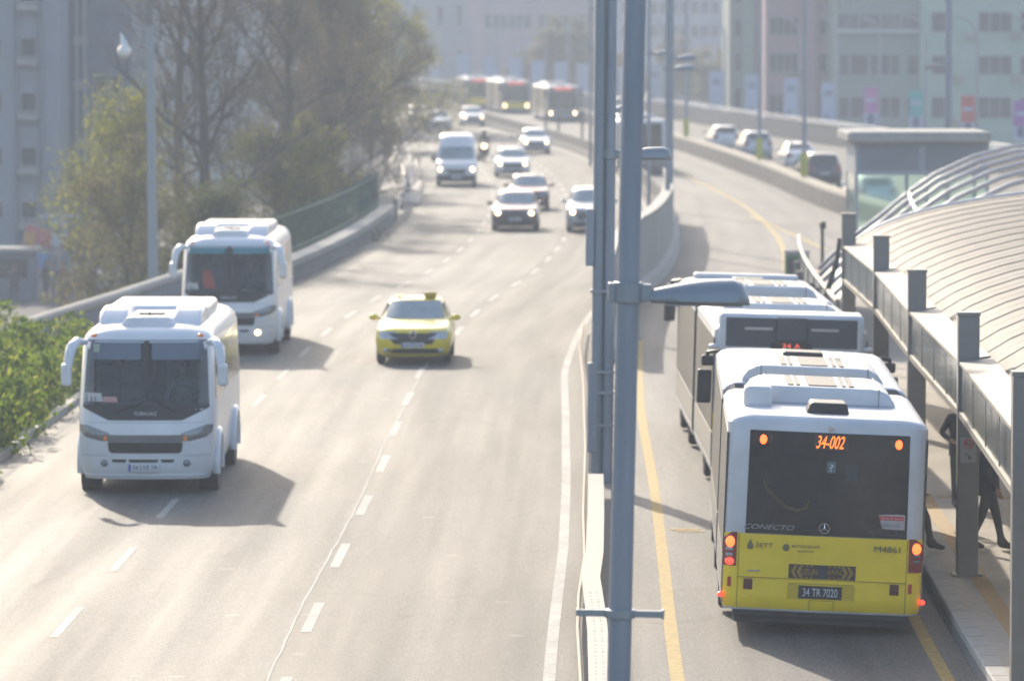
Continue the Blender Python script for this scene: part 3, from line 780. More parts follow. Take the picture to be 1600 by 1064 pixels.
    b = MB(); b.bx(-.86, .86, f+3.0, f+5.6, 2.72, 2.98); b.build('air_conditioner', m_white, t, bevel=.09, seg=3)
    b = MB(); b.bx(-.21, .21, f+1.5, f+1.9, 2.90, 2.94); b.build('roof_hatch', mat('hatch_beige', (.36, .31, .26), .5), t, bevel=.01)
    b = MB(); b.tube([(.02, f+.95, 2.88), (.0, f+1.1, 2.98)], .012, 6); b.build('aerial', m_dark, t)
    S.end([(.88, -.60, .60), (1.0, -.64, .64)], .012, 12).build('grey_trim', mat('grey_trim', (.16, .165, .17), .4), t, sm=60)
    S.end([(.70, -.56, .56), (.73, -.60, .60), (.875, -.62, .62)], .010, 12).build('grille', mat('grille_black', (.018, .02, .022), .6), t, sm=60)
    for a0, a1 in ((-.56, -.31), (-.28, .22), (.25, .48)):
        S.end([(.545, a0+.02, a1-.02), (.595, a0, a1)], .006, 5).build('bumper_slot', m_dark, t, sm=60)
    for sg in (-1, 1):
        S.end([(.655, *sorted((sg*.62, sg*1.06))), (.662, *sorted((sg*.62, sg*1.06)))], .004, 6).build('bumper_seam', m_inkg, t)
    S.end([(1.20, -.95, .95), (1.206, -.95, .95)], .004, 10).build('hood_seam', m_inkg, t)
    S.end([(.27, -.98, .98), (.34, -1.0, 1.0)], .02, 12).build('bumper_lip', m_white, t, sm=60)
    plate(t, S.fy(0, .47) - .02, .455, plate_txt, wd=.5, hh=.125, x=-.03)
    lettering('TURKUAZ', t, (.0, S.fy(0, 1.35) - .016, 1.35), .38, m_inkw, 'front', .055)
    b = MB()
    for sg in (-1, 1): b.tube([(sg*.52, S.fy(.52, 1.36) - .03, 1.36), (sg*.1 + .1, S.fy(.1, 1.56) - .03, 1.55)], .012, 5)
    b.build('wiper', m_black, t)
    # dashboard notices behind the glass
    b = S.end([(1.54, -1.02, -.70), (1.68, -1.01, -.74)], .011, 4); o = b.build('windshield_card', mat('card_white', (.5, .5, .5), .7), t)
    lettering('13', o, (-.86, S.fy(-.86, 1.58) - .03, 1.585), .08, m_ink, 'front', .06)
    if visor:
        S.end([(1.56, -.58, -.32), (1.8, -.62, -.36), (1.98, -.60, -.44)], .012, 4).build('red_pennant', mat('pennant_red', (.28, .05, .05), .7), t)
    else:
        S.end([(2.34, -.88, -.78), (2.47, -.88, -.78)], .016, 4).build('round_sticker', mat('sticker_pale', (.36, .42, .36), .6), t)
        S.end([(1.53, -.70, -.46), (1.62, -.70, -.48)], .011, 4).build('windshield_card', mat('card_pink', (.5, .28, .27), .7), t)
    xx = -.85
    # driver and first row of seats seen dimly: lighter headrests
    return t
DRIVERS = []
x, y = at_px(227, 774); DRIVERS.append((x, y)); minibus('white minibus in front, driving with dark grille and plain windshield', x, y, R(-.2))
x, y = at_px(357, 555); DRIVERS.append((x, y)); minibus('white minibus following behind, teal visor and red pennant in its windshield', x, y, R(-.4), True, '34 LZ 216')

# articulated city bus; front at -y
def bus(label, X, Y, rz, roll=0., style=1, near='rear', lower=None, lit=False, detail=True, group='articulated city buses on the busway', front_yellow=False, L=13.2, joint=4.7):
    W = 2.55; f = -L/2; r = L/2; h = W/2
    lower = lower or m_yellow
    sgn = 1 if near == 'front' else -1
    t = thing('city_bus', label, 'bus', (X - math.sin(rz)*L/2*sgn, Y + math.cos(rz)*L/2*sgn, .0), rz, group, ry=roll)
    top = [(2.68, 0, 0, .0), (2.74, .05, .03, .05), (2.785, .14, .09, .15), (2.80, .3, .2, .4)]
    jr = r - joint; jf = r - joint - .95
    def rows(a, c): return [(.30, a+.06, c-.06, h-.03), (.42, a, c, h), (1.30, a, c, h), (1.9, a+.02, c-.01, h)] + [(z, a+.04+p, c-.02-q, h-e) for z, p, q, e in top]
    SR = Shell(rows(jr, r), .06, .17, .0, .06); SF = Shell(rows(f, jf), .28, .06, .16, .0)
    SR.body('rear_body', m_buswhite, t); SF.body('front_body', m_buswhite, t)
    b = MB(); rings = []
    n = 15
    for i in range(n):
        y = lerp(jf - .02, jr + .02, i/(n-1)); k = .04 if i % 2 else .0
        rings.append([(-h+.02+k, y, .45), (h-.02-k, y, .45), (h-.02-k, y, 2.66-k), (h-.16, y, 2.77-k), (-h+.16, y, 2.77-k), (-h+.02+k, y, 2.66-k)])
    b.grid(rings, closed=True); b.build('bellows', m_bellow, t)
    for sg in (-1, 1):
        for S, a, c in ((SR, jr+.3, r-.45), (SF, f+.5, jf-.25)):
            S.side(sg, [(1.0, a-.3, c+.3), (2.55, a-.3, c+.3)], .006, 10).build('side_window', m_sideglass, t)
            S.side(sg, [(.38, a-.3, c+.3), (.97, a-.3, c+.3)], .005, 10).build('side_panel', m_busside, t)  # grey stands in for white flank dulled by grazing light, road reflection and dust
        for y in (f+2.5, jf-1.5, r-2.7): wheel(t, sg*(h-.15), y, .47, .28)
        # door leaves on the kerb side (bus's right = -x side when front is -y)
        if sg < 0:
            for yd in (f+1.2, jr+.9):
                SF_ = SF if yd < jf else SR
                SF_.side(sg, [(.38, yd-.55, yd+.55), (2.4, yd-.55, yd+.55)], .014, 4).build('door', m_sideglass, t)
        # mirrors
        b = MB(); b.tube([(sg*(h-.05), f+.12, 2.72), (sg*(h+.12), f-.1, 2.68), (sg*(h+.16), f-.16, 2.5)], .03, 6); b.build('mirror_arm', m_dark, t)
        b = MB(); b.box((sg*(h+.16), f-.16, 2.15), (.22, .14, .52)); b.build('mirror_housing', m_dark, t, bevel=.03)
        b = MB(); b.box((sg*(h+.12), f-.12, 2.55), (.2, .12, .16)); b.build('mirror_cap', m_dark, t, bevel=.03)
    # roof equipment
    def pod(y0, y1, x0, x1, z1, slots):
        e = .16; xc = (x0+x1)/2
        b = MB(); b.prism([(x0, 2.77), (x0+.03, z1-.17), (x0+.10, z1-.07), (x0+.22, z1-.015), (x0+.36, z1), (x1-.36, z1), (x1-.22, z1-.015), (x1-.10, z1-.07), (x1-.03, z1-.17), (x1, 2.77)], 'Y', y0, y1)
        o = b.build('roof_pod', m_buswhite, t, bevel=.06, seg=3, sm=50)
        if slots:
            b = MB()
            for k, hw_ in ((-.40, .035), (-.30, .025), (-.02, .19), (.30, .025), (.40, .04)):
                b.bx(xc+k-hw_, xc+k+hw_, y0+.25, y1-.2, z1-.01, z1+.015)
            b.build('fan_grille', mat('fan_grille_dark', (.07, .06, .055), .6, var=.3, scale=20), o)
        b = MB()
        for k in (-.38, .36): b.bx(xc+k*(x1-x0)-.008, xc+k*(x1-x0)+.008, y0-.002, y1+.004, 2.80, z1+.004)
        b.bx(xc-.38*(x1-x0)-.008, xc+.36*(x1-x0)+.008, y0-.003, y1+.005, 2.795, 2.802); b.build('panel_seam', m_inkg, o)
    pod(r-4.1, r-2.0, -.95, 1.03, 3.03, True)
    pod(jf-2.3, jf-.15, -.97, 1.03, 3.03, True)
    if style == 2: b = MB(); b.bx(-1.02, 1.02, f+.5, f+.9, 2.78, 2.90); b.build('front_fairing', m_buswhite, t, bevel=.05, seg=3)
    b = MB(); b.prism([(-.28, 2.78), (-.24, 2.94), (.22, 2.94), (.28, 2.78)], 'Y', r-1.2, r-.55); b.build('roof_hatch', m_dark, t, bevel=.03)
    b = MB(); b.box((.88, r-1.62, 2.91), (.37, .5, .30)); b.build('vent_box', m_buswhite, t, bevel=.07, seg=3)
    b = MB(); b.bx(-.3, .3, f+1.3, f+1.9, 2.79, 2.87); b.build('roof_hatch', m_dark, t, bevel=.03)
    # ---- front
    SF.end([(1.02, -1.12, 1.12), (2.42, -1.10, 1.10)], .007, 14).build('windshield', m_glass, t, sm=60)
    o = SF.end([(2.46, -.98, .98), (2.70, -.95, .95)], .009, 12).build('destination_display', m_dark, t, sm=60)
    SF.end([(2.50, -.70, .70), (2.66, -.70, .70)], .016, 8).build('display_letters', m_ledred, o)
    SF.end([(.42, -1.18, 1.18), (.98, -1.18, 1.18)], .006, 14).build('front_panel', m_yellow if front_yellow else m_busside, t, sm=60)
    for sg in (-1, 1):
        xx = sg*.95; b = MB(); b.ell((xx, SF.fy(xx, .68) - .02, .68), (.11, .05, .15)); b.build('headlight', m_lampon if lit else m_lampoff, t, sm=179)
    b = MB(); b.bx(-1.1, 1.1, f+.3, r-.22, .13, .33); b.build('chassis', m_dark, t)
    # ---- rear (u = metres to the right as one looks at it, so local x = -u)
    def rr(rows_): return [(z, -u1, -u0) for z, u0, u1 in rows_]
    if style == 1:
        SR.end(rr([(.33, -1.245, 1.245), (.6, -1.265, 1.265), (1.28, -1.265, 1.265)]), .006, 16, True).build('rear_panel', lower, t, sm=60)
        SR.end(rr([(1.285, -1.0, 1.05), (2.60, -.99, 1.04)]), .008, 14, True).build('rear_window', m_busglass, t, sm=60)
        if not detail: return t
        yb = r
        def yq(u, z, o=.012): return SR.ry(-u, z) + o
        for sg in (-1, 1):
            a = sorted((sg*1.10, sg*1.262))
            if sg > 0: a = [1.085, 1.262]
            SR.end(rr([(.86, *a), (1.20, *a), (1.29, *( [a[0]+.10, a[1]] if sg < 0 else [a[0], a[1]-.10]))]), .016, 5, True).build('taillight', m_redlens, t, sm=60)
            uc = sg*1.175
            b = MB(); b.ell((-uc, yq(uc, 1.17), 1.165), (.07, .03, .075)); b.build('brake_lamp', m_redhot, t, sm=179)
            if sg < 0:
                b = MB(); b.ell((-uc, yq(uc, .92), .915), (.07, .03, .05)); b.build('brake_lamp', m_redon, t, sm=179)
            b = MB()
            for zz in (1.0, 1.075): b.box((-uc, yq(uc, zz), zz), (.12, .03, .045))
            b.build('reverse_lamp', m_lampclear if sg < 0 else m_lampoff, t, bevel=.01)
            # high lamps
            ul = -.82 if sg < 0 else .90
            b = MB(); b.ell((-ul, yq(ul, 2.485), 2.485), (.046, .02, .062)); b.build('high_lamp', m_redhot, t, sm=179)
            b = MB(); b.box((-(ul - sg*.12), yq(ul, 2.49, .008), 2.49), (.06, .012, .10)); b.build('lamp_lens', m_maroon, t)
            u = sg*1.16 - (.02 if sg < 0 else .04)
            b = MB(); b.box((-u, yq(u, .66), .655), (.045, .02, .12)); b.build('side_reflector', m_orefl, t)
            u = -.94 if sg < 0 else .92
            b = MB(); b.box((-u, yq(u, .64), .635), (.115, .016, .135)); b.build('reflector', m_maroon, t, bevel=.006)
            b = MB(); b.ell((-sg*1.285, r-.12, .48), (.04, .05, .035)); b.build('corner_marker', m_redon, t, sm=179)
        # LED route display
        b = MB(); b.bx(-.26, .17, r-.005, r+.012, 2.385, 2.58); o = b.build('route_display', mat('display_box', (.035, .037, .042), .35), t)
        lettering('34-002', o, (-.03, r+.016, 2.485), .36, m_led, 'rear', .16, shear=.35)
        # notices on the glass
        b = MB(); b.bx(-.115, .0, r-.01, r+.010, 2.09, 2.24); o = b.build('camera_notice', mat('notice_grey', (.12, .17, .17), .6), t, bevel=.006)
        lettering('?', o, (-.057, r+.013, 2.16), .05, m_inkw, 'rear', .09)
        b = MB(); b.bx(-.40, -.245, r-.01, r+.008, 2.0, 2.2); b.build('notice', mat('notice_dark', (.05, .062, .062), .6), t)
        b = MB(); b.bx(-1.02, -.67, r-.04, r-.014, 1.40, 1.595); o = b.build('warning_notice', mat('notice_white', (.5, .47, .47), .6), t, bevel=.012)
        b = MB(); b.bx(-1.0, -.69, r-.016, r-.011, 1.52, 1.575); b.build('notice_band', m_inkr, o)
        lettering('ÖNDE BİN', o, (-.845, r-.009, 1.548), .26, m_inkw, 'rear', .03)
        lettering('%50 / 153', o, (-.845, r-.009, 1.46), .22, m_inkg, 'rear', .045)
        # seat seen through the glass: yellow grab rail curve
        b = MB(); pts = [(.80, 1.98), (.74, 1.86), (.62, 1.74), (.50, 1.64), (.36, 1.60), (.24, 1.64), (.20, 1.74)]
        b.tube([(x_, r - .035 + .045, z_ + .0) for x_, z_ in pts], .022, 6)
        b.build('grab_rail', mat('dim_yellow', (.075, .062, .016), .5), t)
        lettering('CONECTO', t, (.70, r+.012, 1.375), .64, mat('silver_letters', (.34, .36, .38), .35, .3), 'rear', .06, shear=.35)
        lettering('Mercedes-Benz', t, (-.80, r+.012, 1.355), .48, mat('dim_letters', (.09, .095, .10), .4), 'rear', .07)
        b = MB(); c0 = (0, r+.014, 1.385)
        b.tube([(.065*math.cos(R(a)), r+.014, 1.385+.065*math.sin(R(a))) for a in range(0, 361, 20)], .007, 6)
        for a in (90, 210, 330): b.tube([c0, (.062*math.cos(R(a)), r+.014, 1.385+.062*math.sin(R(a)))], [.014, .004], 6)
        b.build('star_emblem', m_chrome, t)
        lg = mat('logo_olive', (.16, .15, .05), .5)
        lettering('İETT', t, (.75, r+.012, 1.15), .22, lg, 'rear', .075)
        lettering('BÜYÜKŞEHİR', t, (.22, r+.008, 1.145), .36, lg, 'rear', .05)
        lettering('BELEDİYESİ', t, (.22, r+.008, 1.085), .20, lg, 'rear', .022)
        for uu, kk in ((.93, 1), (.47, 1.2)):
            b = MB(); b.ell((uu, r - .004 - (.012 if uu > .8 else 0), 1.12), (.042*kk, .006, .042*kk)); b.prism([(uu-.03*kk, 1.14), (uu+.03*kk, 1.14), (uu, 1.215+.02*(kk-1))], 'Y', r-.016, r-.004)
            b.build('drop_emblem', lg, t)
        lettering('M4861', t, (-.81, r+.012, 1.15), .33, mat('number_brown', (.12, .11, .07), .5), 'rear', .075)
        lettering('long', t, (.86, r-.01, .795), .15, m_chrome, 'rear', .025) if False else None
        b = MB(); b.bx(.80, .96, r-.018, r-.006, .80, .82); b.build('badge', m_chrome, t)
        # long-vehicle board
        b = MB(); b.bx(-.42, .43, r-.01, r+.012, .735, .915); o = b.build('long_vehicle_sign', mat('sign_brown_black', (.06, .032, .025), .5), t, bevel=.004)
        b = MB(); ys_ = mat('sign_ochre', (.36, .22, .03), .5)
        for k, c in ((1, .40), (1, .33), (-1, -.39), (-1, -.32)):
            for s2 in (-1, 1):
                q = [(c - k*.0, .825), (c - k*.045, .825 + s2*.08), (c - k*.082, .825 + s2*.08), (c - k*.037, .825)]
                b.prism(q, 'Y', r+.012, r+.0145)
        for c in (.24, .18, .12, -.11, -.17, -.23):
            for zz in (.745, .888):
                b.prism([(c, zz), (c+.03, zz), (c+.04, zz+.018), (c+.01, zz+.018)], 'Y', r+.012, r+.0145)
        b.build('chevrons', ys_, o)
        b = MB(); b.bx(-.05, .05, r+.012, r+.015, .74, .91); b.build('centre_patch', mat('sign_navy', (.03, .035, .06), .5), o)
        lettering('UZUN', o, (.17, r+.016, .825), .21, ys_, 'rear', .075)
        lettering('ARAÇ', o, (-.165, r+.016, .825), .21, ys_, 'rear', .075)
        plate(t, r + .012, .565, '34 TR 7020', 'rear', wd=.55, hh=.165, dark=True, x=.02)
        # seams and recess
        b = MB()
        for u in (-1.075, 1.065): b.box((-u, SR.ry(-u, .8) + .004, .8), (.010, .012, .94))
        b.bx(-.40, .42, r+.004, r+.010, .665, .675); b.bx(-.16, -.152, r-.0, r+.010, .34, .46); b.bx(.152, .16, r-.0, r+.010, .34, .46); b.bx(-.16, .16, r, r+.009, .455, .462)
        b.bx(-1.07, 1.07, r-.02, r+.007, .722, .730)
        b.build('panel_seam', mat('seam_olive', (.34, .25, .012), .6), t)
        b = MB(); b.bx(-.42, .44, r-.01, r+.004, .47, .66); b.build('plate_recess', mat('yellow_recess', (.62, .44, .012), .45), t, bevel=.01)
        b = MB(); b.bx(-1.12, 1.12, r-.4, r-.12, .20, .33); b.build('rear_bumper', m_dark, t, bevel=.03)
        b = MB(); b.cyl((-.03, r-.01, 2.655), .03, .05, 10, 'Y'); b.build('rear_camera', m_chrome, t, sm=40)
        # dark louvre slats up the left rear corner
        b = MB()
        for k in range(26): b.box((1.277, r-.34, .9 + k*.055), (.012, .28, .022))
        b.build('engine_louvre', m_dark, t)
    else:
        SR.end(rr([(.33, -1.24, 1.24), (1.30, -1.26, 1.26)]), .006, 16, True).build('rear_panel', lower, t, sm=60)
        SR.end(rr([(1.3, -1.05, 1.05), (2.3, -1.03, 1.03)]), .006, 14, True).build('rear_window', m_busglass, t, sm=60)
        b = MB(); b.prism([(2.34, r+.02), (2.34, r-.7), (2.98, r-.7), (2.98, r-.16), (2.93, r-.03)] if False else [(r+.03, 2.30), (r+.03, 2.88), (r-.05, 2.97), (r-.8, 2.99), (r-.8, 2.3)], 'X', -1.2, 1.2)
        b.build('rear_cowl', m_buswhite, t, bevel=.08, seg=3, sm=50)
        b = MB(); b.bx(-1.09, 1.09, r+.026, r+.045, 2.42, 2.90); o = b.build('cowl_panel', mat('cowl_grey', (.06, .066, .08), .45), t, bevel=.01)
        b = MB(); b.bx(-.26, .26, r+.045, r+.10, 2.52, 2.92); b.build('centre_bulge', mat('cowl_grey', (.06, .066, .08), .45), t, bevel=.05, seg=3)
        for u0 in (-.78, .32):
            b = MB(); b.bx(u0, u0+.46, r+.044, r+.054, 2.70, 2.745); b.build('louvre_slot', mat('slot_pale', (.5, .47, .40), .5), o)
        b = MB(); b.bx(-.34, .34, r+.044, r+.07, 2.40, 2.50); o2 = b.build('route_display', m_dark, t)
        lettering('34 A', o2, (0, r+.074, 2.45), .30, m_ledred, 'rear', .07)
        for sg in (-1, 1):
            b = MB(); b.ell((sg*1.27, r-.1, 2.40), (.10, .08, .05)); b.build('corner_lamp', m_buswhite, t, sm=179)
            b = MB(); b.box((sg*1.17, r+.0, 1.1), (.14, .05, .5)); b.build('taillight', m_redlens, t, bevel=.02)
    return t
bus('yellow and white articulated bus nearest the camera at the station, dark rear window above plate', 3.915, 61.95, R(180 - 1.7), roll=R(-2.3), near='rear')
bus('second articulated bus ahead at the platform with grey louvred rear cowl', 4.56, 81.0, R(180 + .3), roll=R(-1.6), style=2, L=15.2, joint=6.6, near='rear')
bus('far articulated bus facing the camera with two lit headlights and grey front', 4.0, 384, -math.atan(-.085), near='front', lit=True, detail=False)
bus('far yellow fronted bus with lit headlights left of the grey fronted bus', .35, 419, -math.atan(-.07) + R(2), near='front', lit=True, front_yellow=True, detail=False)
bus('farthest yellow bus with unlit headlights, behind the white sedan', -2.9, 440, -math.atan(-.08), near='front', front_yellow=True, detail=False)
x, y = at_px(1003, 272)
bus('bus driving away on the busway, seen between the steel poles', x, y, R(180) + math.atan(.045), style=1, lower=m_busside, detail=False, near='rear')

# ------------------------------------------------------------------ people
def person(label, X, Y, z, rz, pose, jacket, trousers, shoes, skin=(.36, .22, .16), hair=(.03, .025, .02), bag=None, group='people at the bus station', hgt=1.0):
    """one skinned body; faces -y before rz"""
    t = thing('person', label, 'person', (X, Y, z), rz, group)
    J = {'pel': ((0, 0, .95), .145), 'waist': ((0, 0, 1.10), .135), 'chest': ((0, -.01, 1.30), .165), 'neckb': ((0, 0, 1.46), .075), 'neck': ((0, -.01, 1.52), .058),
         'head': ((0, -.03, 1.60), .085), 'crown': ((0, -.02, 1.70), .078), 'nose': ((0, -.115, 1.61), .022), 'chin': ((0, -.075, 1.545), .045)}
    E = [('pel', 'waist'), ('waist', 'chest'), ('chest', 'neckb'), ('neckb', 'neck'), ('neck', 'head'), ('head', 'crown'), ('head', 'nose'), ('neck', 'chin')]
    for s, sg in (('l', 1), ('r', -1)):
        hipy, kney, anky = pose.get('leg_' + s, (0, 0, 0)); footz = pose.get('foot_' + s, 0)
        J.update({'hip'+s: ((sg*.10, 0, .90), .105), 'kne'+s: ((sg*.105, kney, .50), .068), 'ank'+s: ((sg*.105, anky, .10 + footz), .048),
                  'heel'+s: ((sg*.105, anky + .05, .05 + footz), .045), 'toe'+s: ((sg*.115, anky - .15, .04 + footz), .045), 'tip'+s: ((sg*.12, anky - .21, .035 + footz), .03)})
        E += [('pel', 'hip'+s), ('hip'+s, 'kne'+s), ('kne'+s, 'ank'+s), ('ank'+s, 'toe'+s), ('toe'+s, 'tip'+s), ('ank'+s, 'heel'+s)]
        el, wr = pose.get('arm_' + s, ((.27, .04, 1.13), (.25, -.10, .90)))
        J.update({'sho'+s: ((sg*.185, 0, 1.40), .075), 'elb'+s: ((sg*el[0], el[1], el[2]), .052), 'wri'+s: ((sg*wr[0], wr[1], wr[2]), .034)})
        d = (Vector(wr) - Vector(el)).normalized(); d = Vector((sg*d.x, d.y, d.z)); wv = Vector((sg*wr[0], wr[1], wr[2]))
        pm = wv + d*.07; J['pal'+s] = (tuple(pm), .034)
        E += [('chest', 'sho'+s), ('sho'+s, 'elb'+s), ('elb'+s, 'wri'+s), ('wri'+s, 'pal'+s)]
        sdv = Vector((0, 1, 0)); cur = Vector((-sg, 0, 0))
        for k, (o_, ln) in enumerate(((-.027, .062), (-.009, .072), (.009, .068), (.027, .055))):
            a = pm + sdv*o_ + d*.03; c = a + d*ln*.5 + cur*.008; e = a + d*ln*.9 + cur*.03
            J['fa%d' % k + s] = (tuple(a), .0105); J['fb%d' % k + s] = (tuple(c), .0095); J['fc%d' % k + s] = (tuple(e), .008)
            E += [('pal'+s, 'fa%d' % k + s), ('fa%d' % k + s, 'fb%d' % k + s), ('fb%d' % k + s, 'fc%d' % k + s)]
        a = wv + d*.035 - sdv*.032; c = a - sdv*.02 + d*.035
        J['tha'+s] = (tuple(a), .012); J['thb'+s] = (tuple(c), .010)
        E += [('wri'+s, 'tha'+s), ('tha'+s, 'thb'+s)]
    J.update(pose.get('joints', {}))
    keys = list(J); idx = {k: i for i, k in enumerate(keys)}
    me = bpy.data.meshes.new('body'); me.from_pydata([J[k][0] for k in keys], [(idx[a], idx[c]) for a, c in E], [])
    o = bpy.data.objects.new('body', me); COL.objects.link(o)
    md_ = o.modifiers.new('skin', 'SKIN')
    for i, k in enumerate(keys):
        me.skin_vertices[0].data[i].radius = (J[k][1], J[k][1]); me.skin_vertices[0].data[i].use_root = (k == 'pel')
    sb = o.modifiers.new('sub', 'SUBSURF'); sb.levels = 1; sb.render_levels = 1
    dg = bpy.context.evaluated_depsgraph_get(); dg.update()
    m2 = bpy.data.meshes.new_from_object(o.evaluated_get(dg)); bpy.data.objects.remove(o)
    msk = mat('skin', skin, .6); mj = mat('cloth_' + jacket[0], jacket[1], .85, var=.15, scale=20); mt_ = mat('cloth_' + trousers[0], trousers[1], .85, var=.15, scale=20); ms_ = mat('shoe_' + shoes[0], shoes[1], .5)
    m2.materials.clear()
    for q in (msk, mj, mt_, ms_): m2.materials.append(q)
    segs = [(Vector(J[a][0]), Vector(J[c][0]), a, c) for a, c in E]
    def kindof(a, c):
        k = a + '|' + c
        if any(q in k for q in ('toe', 'tip', 'heel')): return 3
        if 'kne' in k or 'hip' in k: return 2
        if any(q in k for q in ('pal', 'fa', 'fb', 'fc', 'tha', 'thb')): return 0
        if 'wri' in k or 'elb' in k or 'sho' in k: return 1
        if 'waist' in k or ('chest' in k): return 1
        return 0
    for p in m2.polygons:
        c = p.center; best = None
        for a, e, ka, ke in segs:
            ab = e - a; tt = max(0, min(1, (c - a).dot(ab) / max(ab.length_squared, 1e-9))); dd = (c - a - ab*tt).length
            if best is None or dd < best[0]: best = (dd, kindof(ka, ke))
        p.material_index = best[1]; p.use_smooth = True
    b = bpy.data.objects.new('body', m2); COL.objects.link(b); b.parent = t
    # hair, eyes, ears, jacket skirt
    hb = MB(); rows_ = []
    for i in range(7):
        th = R(8 + i*17)
        rows_.append([(.096*math.sin(th)*math.cos(q*math.pi/8), -.012 + .112*math.sin(th)*math.sin(q*math.pi/8) + (.02 if i > 3 else 0), 1.655 + .115*math.cos(th) + (max(0, -math.sin(q*math.pi/8)) * .07 if i > 3 else 0)) for q in range(16)])
    hb.grid(rows_, closed=True); hb.f.append(list(range(16))); hb.mi.append(0); hb.build('hair', mat('hair', hair, .7, var=.2, scale=30), t, sm=179)
    for sg in (-1, 1):
        e = MB(); e.ell((sg*.034, -.103, 1.635), (.014, .01, .009)); e.build('eye', mat('eye', (.05, .04, .04), .2), b, sm=179)
        e = MB(); e.ell((sg*.088, -.02, 1.62), (.014, .025, .035)); e.build('ear', msk, b, sm=179)
    e = MB(); e.ell((0, -.112, 1.568), (.026, .01, .008)); e.build('mouth', mat('lips', (.25, .10, .09), .5), b, sm=179)
    jk = MB(); rows_ = []
    for zz, ra, rb in ((.80, .20, .165), (.95, .195, .16), (1.10, .185, .15), (1.25, .205, .165), (1.40, .20, .14), (1.47, .11, .10)):
        rows_.append([(ra*math.cos(q*math.pi/9), rb*math.sin(q*math.pi/9), zz) for q in range(18)])
    jk.grid(rows_, closed=True); jk.build('jacket', mj, t, sm=179)
    if bag:
        bb = MB(); w_ = Vector((-pose.get('arm_r', ((.27, .04, 1.13), (.25, -.10, .90)))[1][0], pose.get('arm_r', ((.27, .04, 1.13), (.25, -.10, .90)))[1][1], pose.get('arm_r', ((.27, .04, 1.13), (.25, -.10, .90)))[1][2]))
        bb.box((w_.x, w_.y, w_.z - .32), (.12, .34, .3)); bb.tube([(w_.x, w_.y - .1, w_.z - .18), (w_.x, w_.y, w_.z - .06), (w_.x, w_.y + .1, w_.z - .18)], .012, 6)
        o = bb.build('handbag', mat('bag_dark', (.03, .03, .035), .6), None, bevel=.04, seg=3)
        o.matrix_world = Matrix.Translation(t.location) @ Matrix.Rotation(rz, 4, 'Z')
        tag(o, bag, 'bag')
    return t
PZ = .27
NAVY = ('navy', (.040, .048, .072)); BLK = ('black', (.034, .034, .038)); DGR = ('charcoal', (.055, .055, .06)); BLUE = ('denim', (.04, .055, .12)); SHB = ('black', (.014, .013, .013))
person('person in dark navy coat walking right behind the signed steel column', 6.80, 69.6, PZ, R(86), {'leg_l': (0, -.12, -.20), 'leg_r': (0, .10, .26), 'foot_r': .04}, NAVY, DGR, SHB)
person('person in black coat and blue jeans by the nearest column, bag in hand', 7.30, 70.2, PZ, R(80), {'leg_l': (0, -.05, -.05)}, BLK, BLUE, SHB, bag='dark handbag held by the person in jeans')
person('person stepping onto the platform beside the nearest bus, only a shoe showing', 5.66, 69.3, PZ, R(88), {'leg_l': (0, -.24, -.30), 'foot_l': .03, 'leg_r': (0, .06, .22)}, BLK, DGR, SHB)
person('person in a black coat mostly hidden by the column, elbow sticking out left', 7.0, 76.0, PZ, R(10), {'arm_r': ((.31, .06, 1.15), (.20, -.16, 1.05))}, BLK, DGR, SHB)
person('pedestrian in dark clothes on the lower street below the ramp wall', -19.6, 214, -5, R(30), {'leg_l': (0, -.1, -.15), 'leg_r': (0, .06, .16)}, BLK, DGR, SHB, group='pedestrians on the lower street')
person('pedestrian in blue jacket on the lower street beside the shop front', -21.2, 226, -5, R(-40), {'leg_l': (0, -.1, -.15), 'leg_r': (0, .06, .16)}, ('blue', (.06, .10, .2)), BLUE, SHB, group='pedestrians on the lower street')

SEAT = {}
for s_, sg in (('l', 1), ('r', -1)):
    SEAT.update({'hip'+s_: ((sg*.10, -.02, .90), .105), 'kne'+s_: ((sg*.13, -.42, .90), .068), 'ank'+s_: ((sg*.13, -.46, .50), .048), 'heel'+s_: ((sg*.13, -.41, .45), .045), 'toe'+s_: ((sg*.135, -.60, .44), .045), 'tip'+s_: ((sg*.14, -.66, .435), .03)})
arms = ((.30, -.14, 1.14), (.17, -.40, 1.20))
person('driver in a light shirt at the wheel of the front minibus', DRIVERS[0][0] + .55, DRIVERS[0][1] + 1.62, .36, 0, {'joints': SEAT, 'arm_l': arms, 'arm_r': arms}, ('light', (.35, .37, .42)), DGR, SHB, group='minibus drivers')
person('driver in a dark jacket at the wheel of the second minibus', DRIVERS[1][0] + .55, DRIVERS[1][1] + 1.62, .36, 0, {'joints': SEAT, 'arm_l': arms, 'arm_r': arms}, ('slate', (.10, .11, .13)), DGR, SHB, group='minibus drivers')
# motorcycle and its rider
mx, my = at_px(756, 254)
mt = thing('motorcycle', 'motorcycle with one lit headlamp beside the white van', 'motorcycle', (mx, my + .9, 0), heading(my)*.6)
b = MB()
for yy in (-.68, .68):
    rows_ = []
    for j in range(21):
        a = 2*math.pi*j/20
        rows_.append([(dx, yy + q*math.cos(a), .31 + q*math.sin(a)) for q, dx in ((.22, -.05), (.31, -.06), (.33, 0), (.31, .06), (.22, .05), (.22, -.05))])
    b = MB(); b.grid(rows_); o = b.build('wheel', m_black, mt, sm=40)
    b = MB(); b.cyl((0, yy, .31), .225, .05, 18, 'X'); b.build('rim', m_rim, o, sm=40)
b = MB(); b.box((0, .05, .52), (.3, .75, .36)); b.ell((0, -.15, .85), (.18, .36, .16)); b.tube([(0, .3, .6), (0, .95, .88)], [.14, .08], 8); b.build('frame', m_dark, mt, sm=50)
b = MB(); b.ell((0, .38, .86), (.17, .42, .07)); b.build('seat', m_black, mt, sm=179)
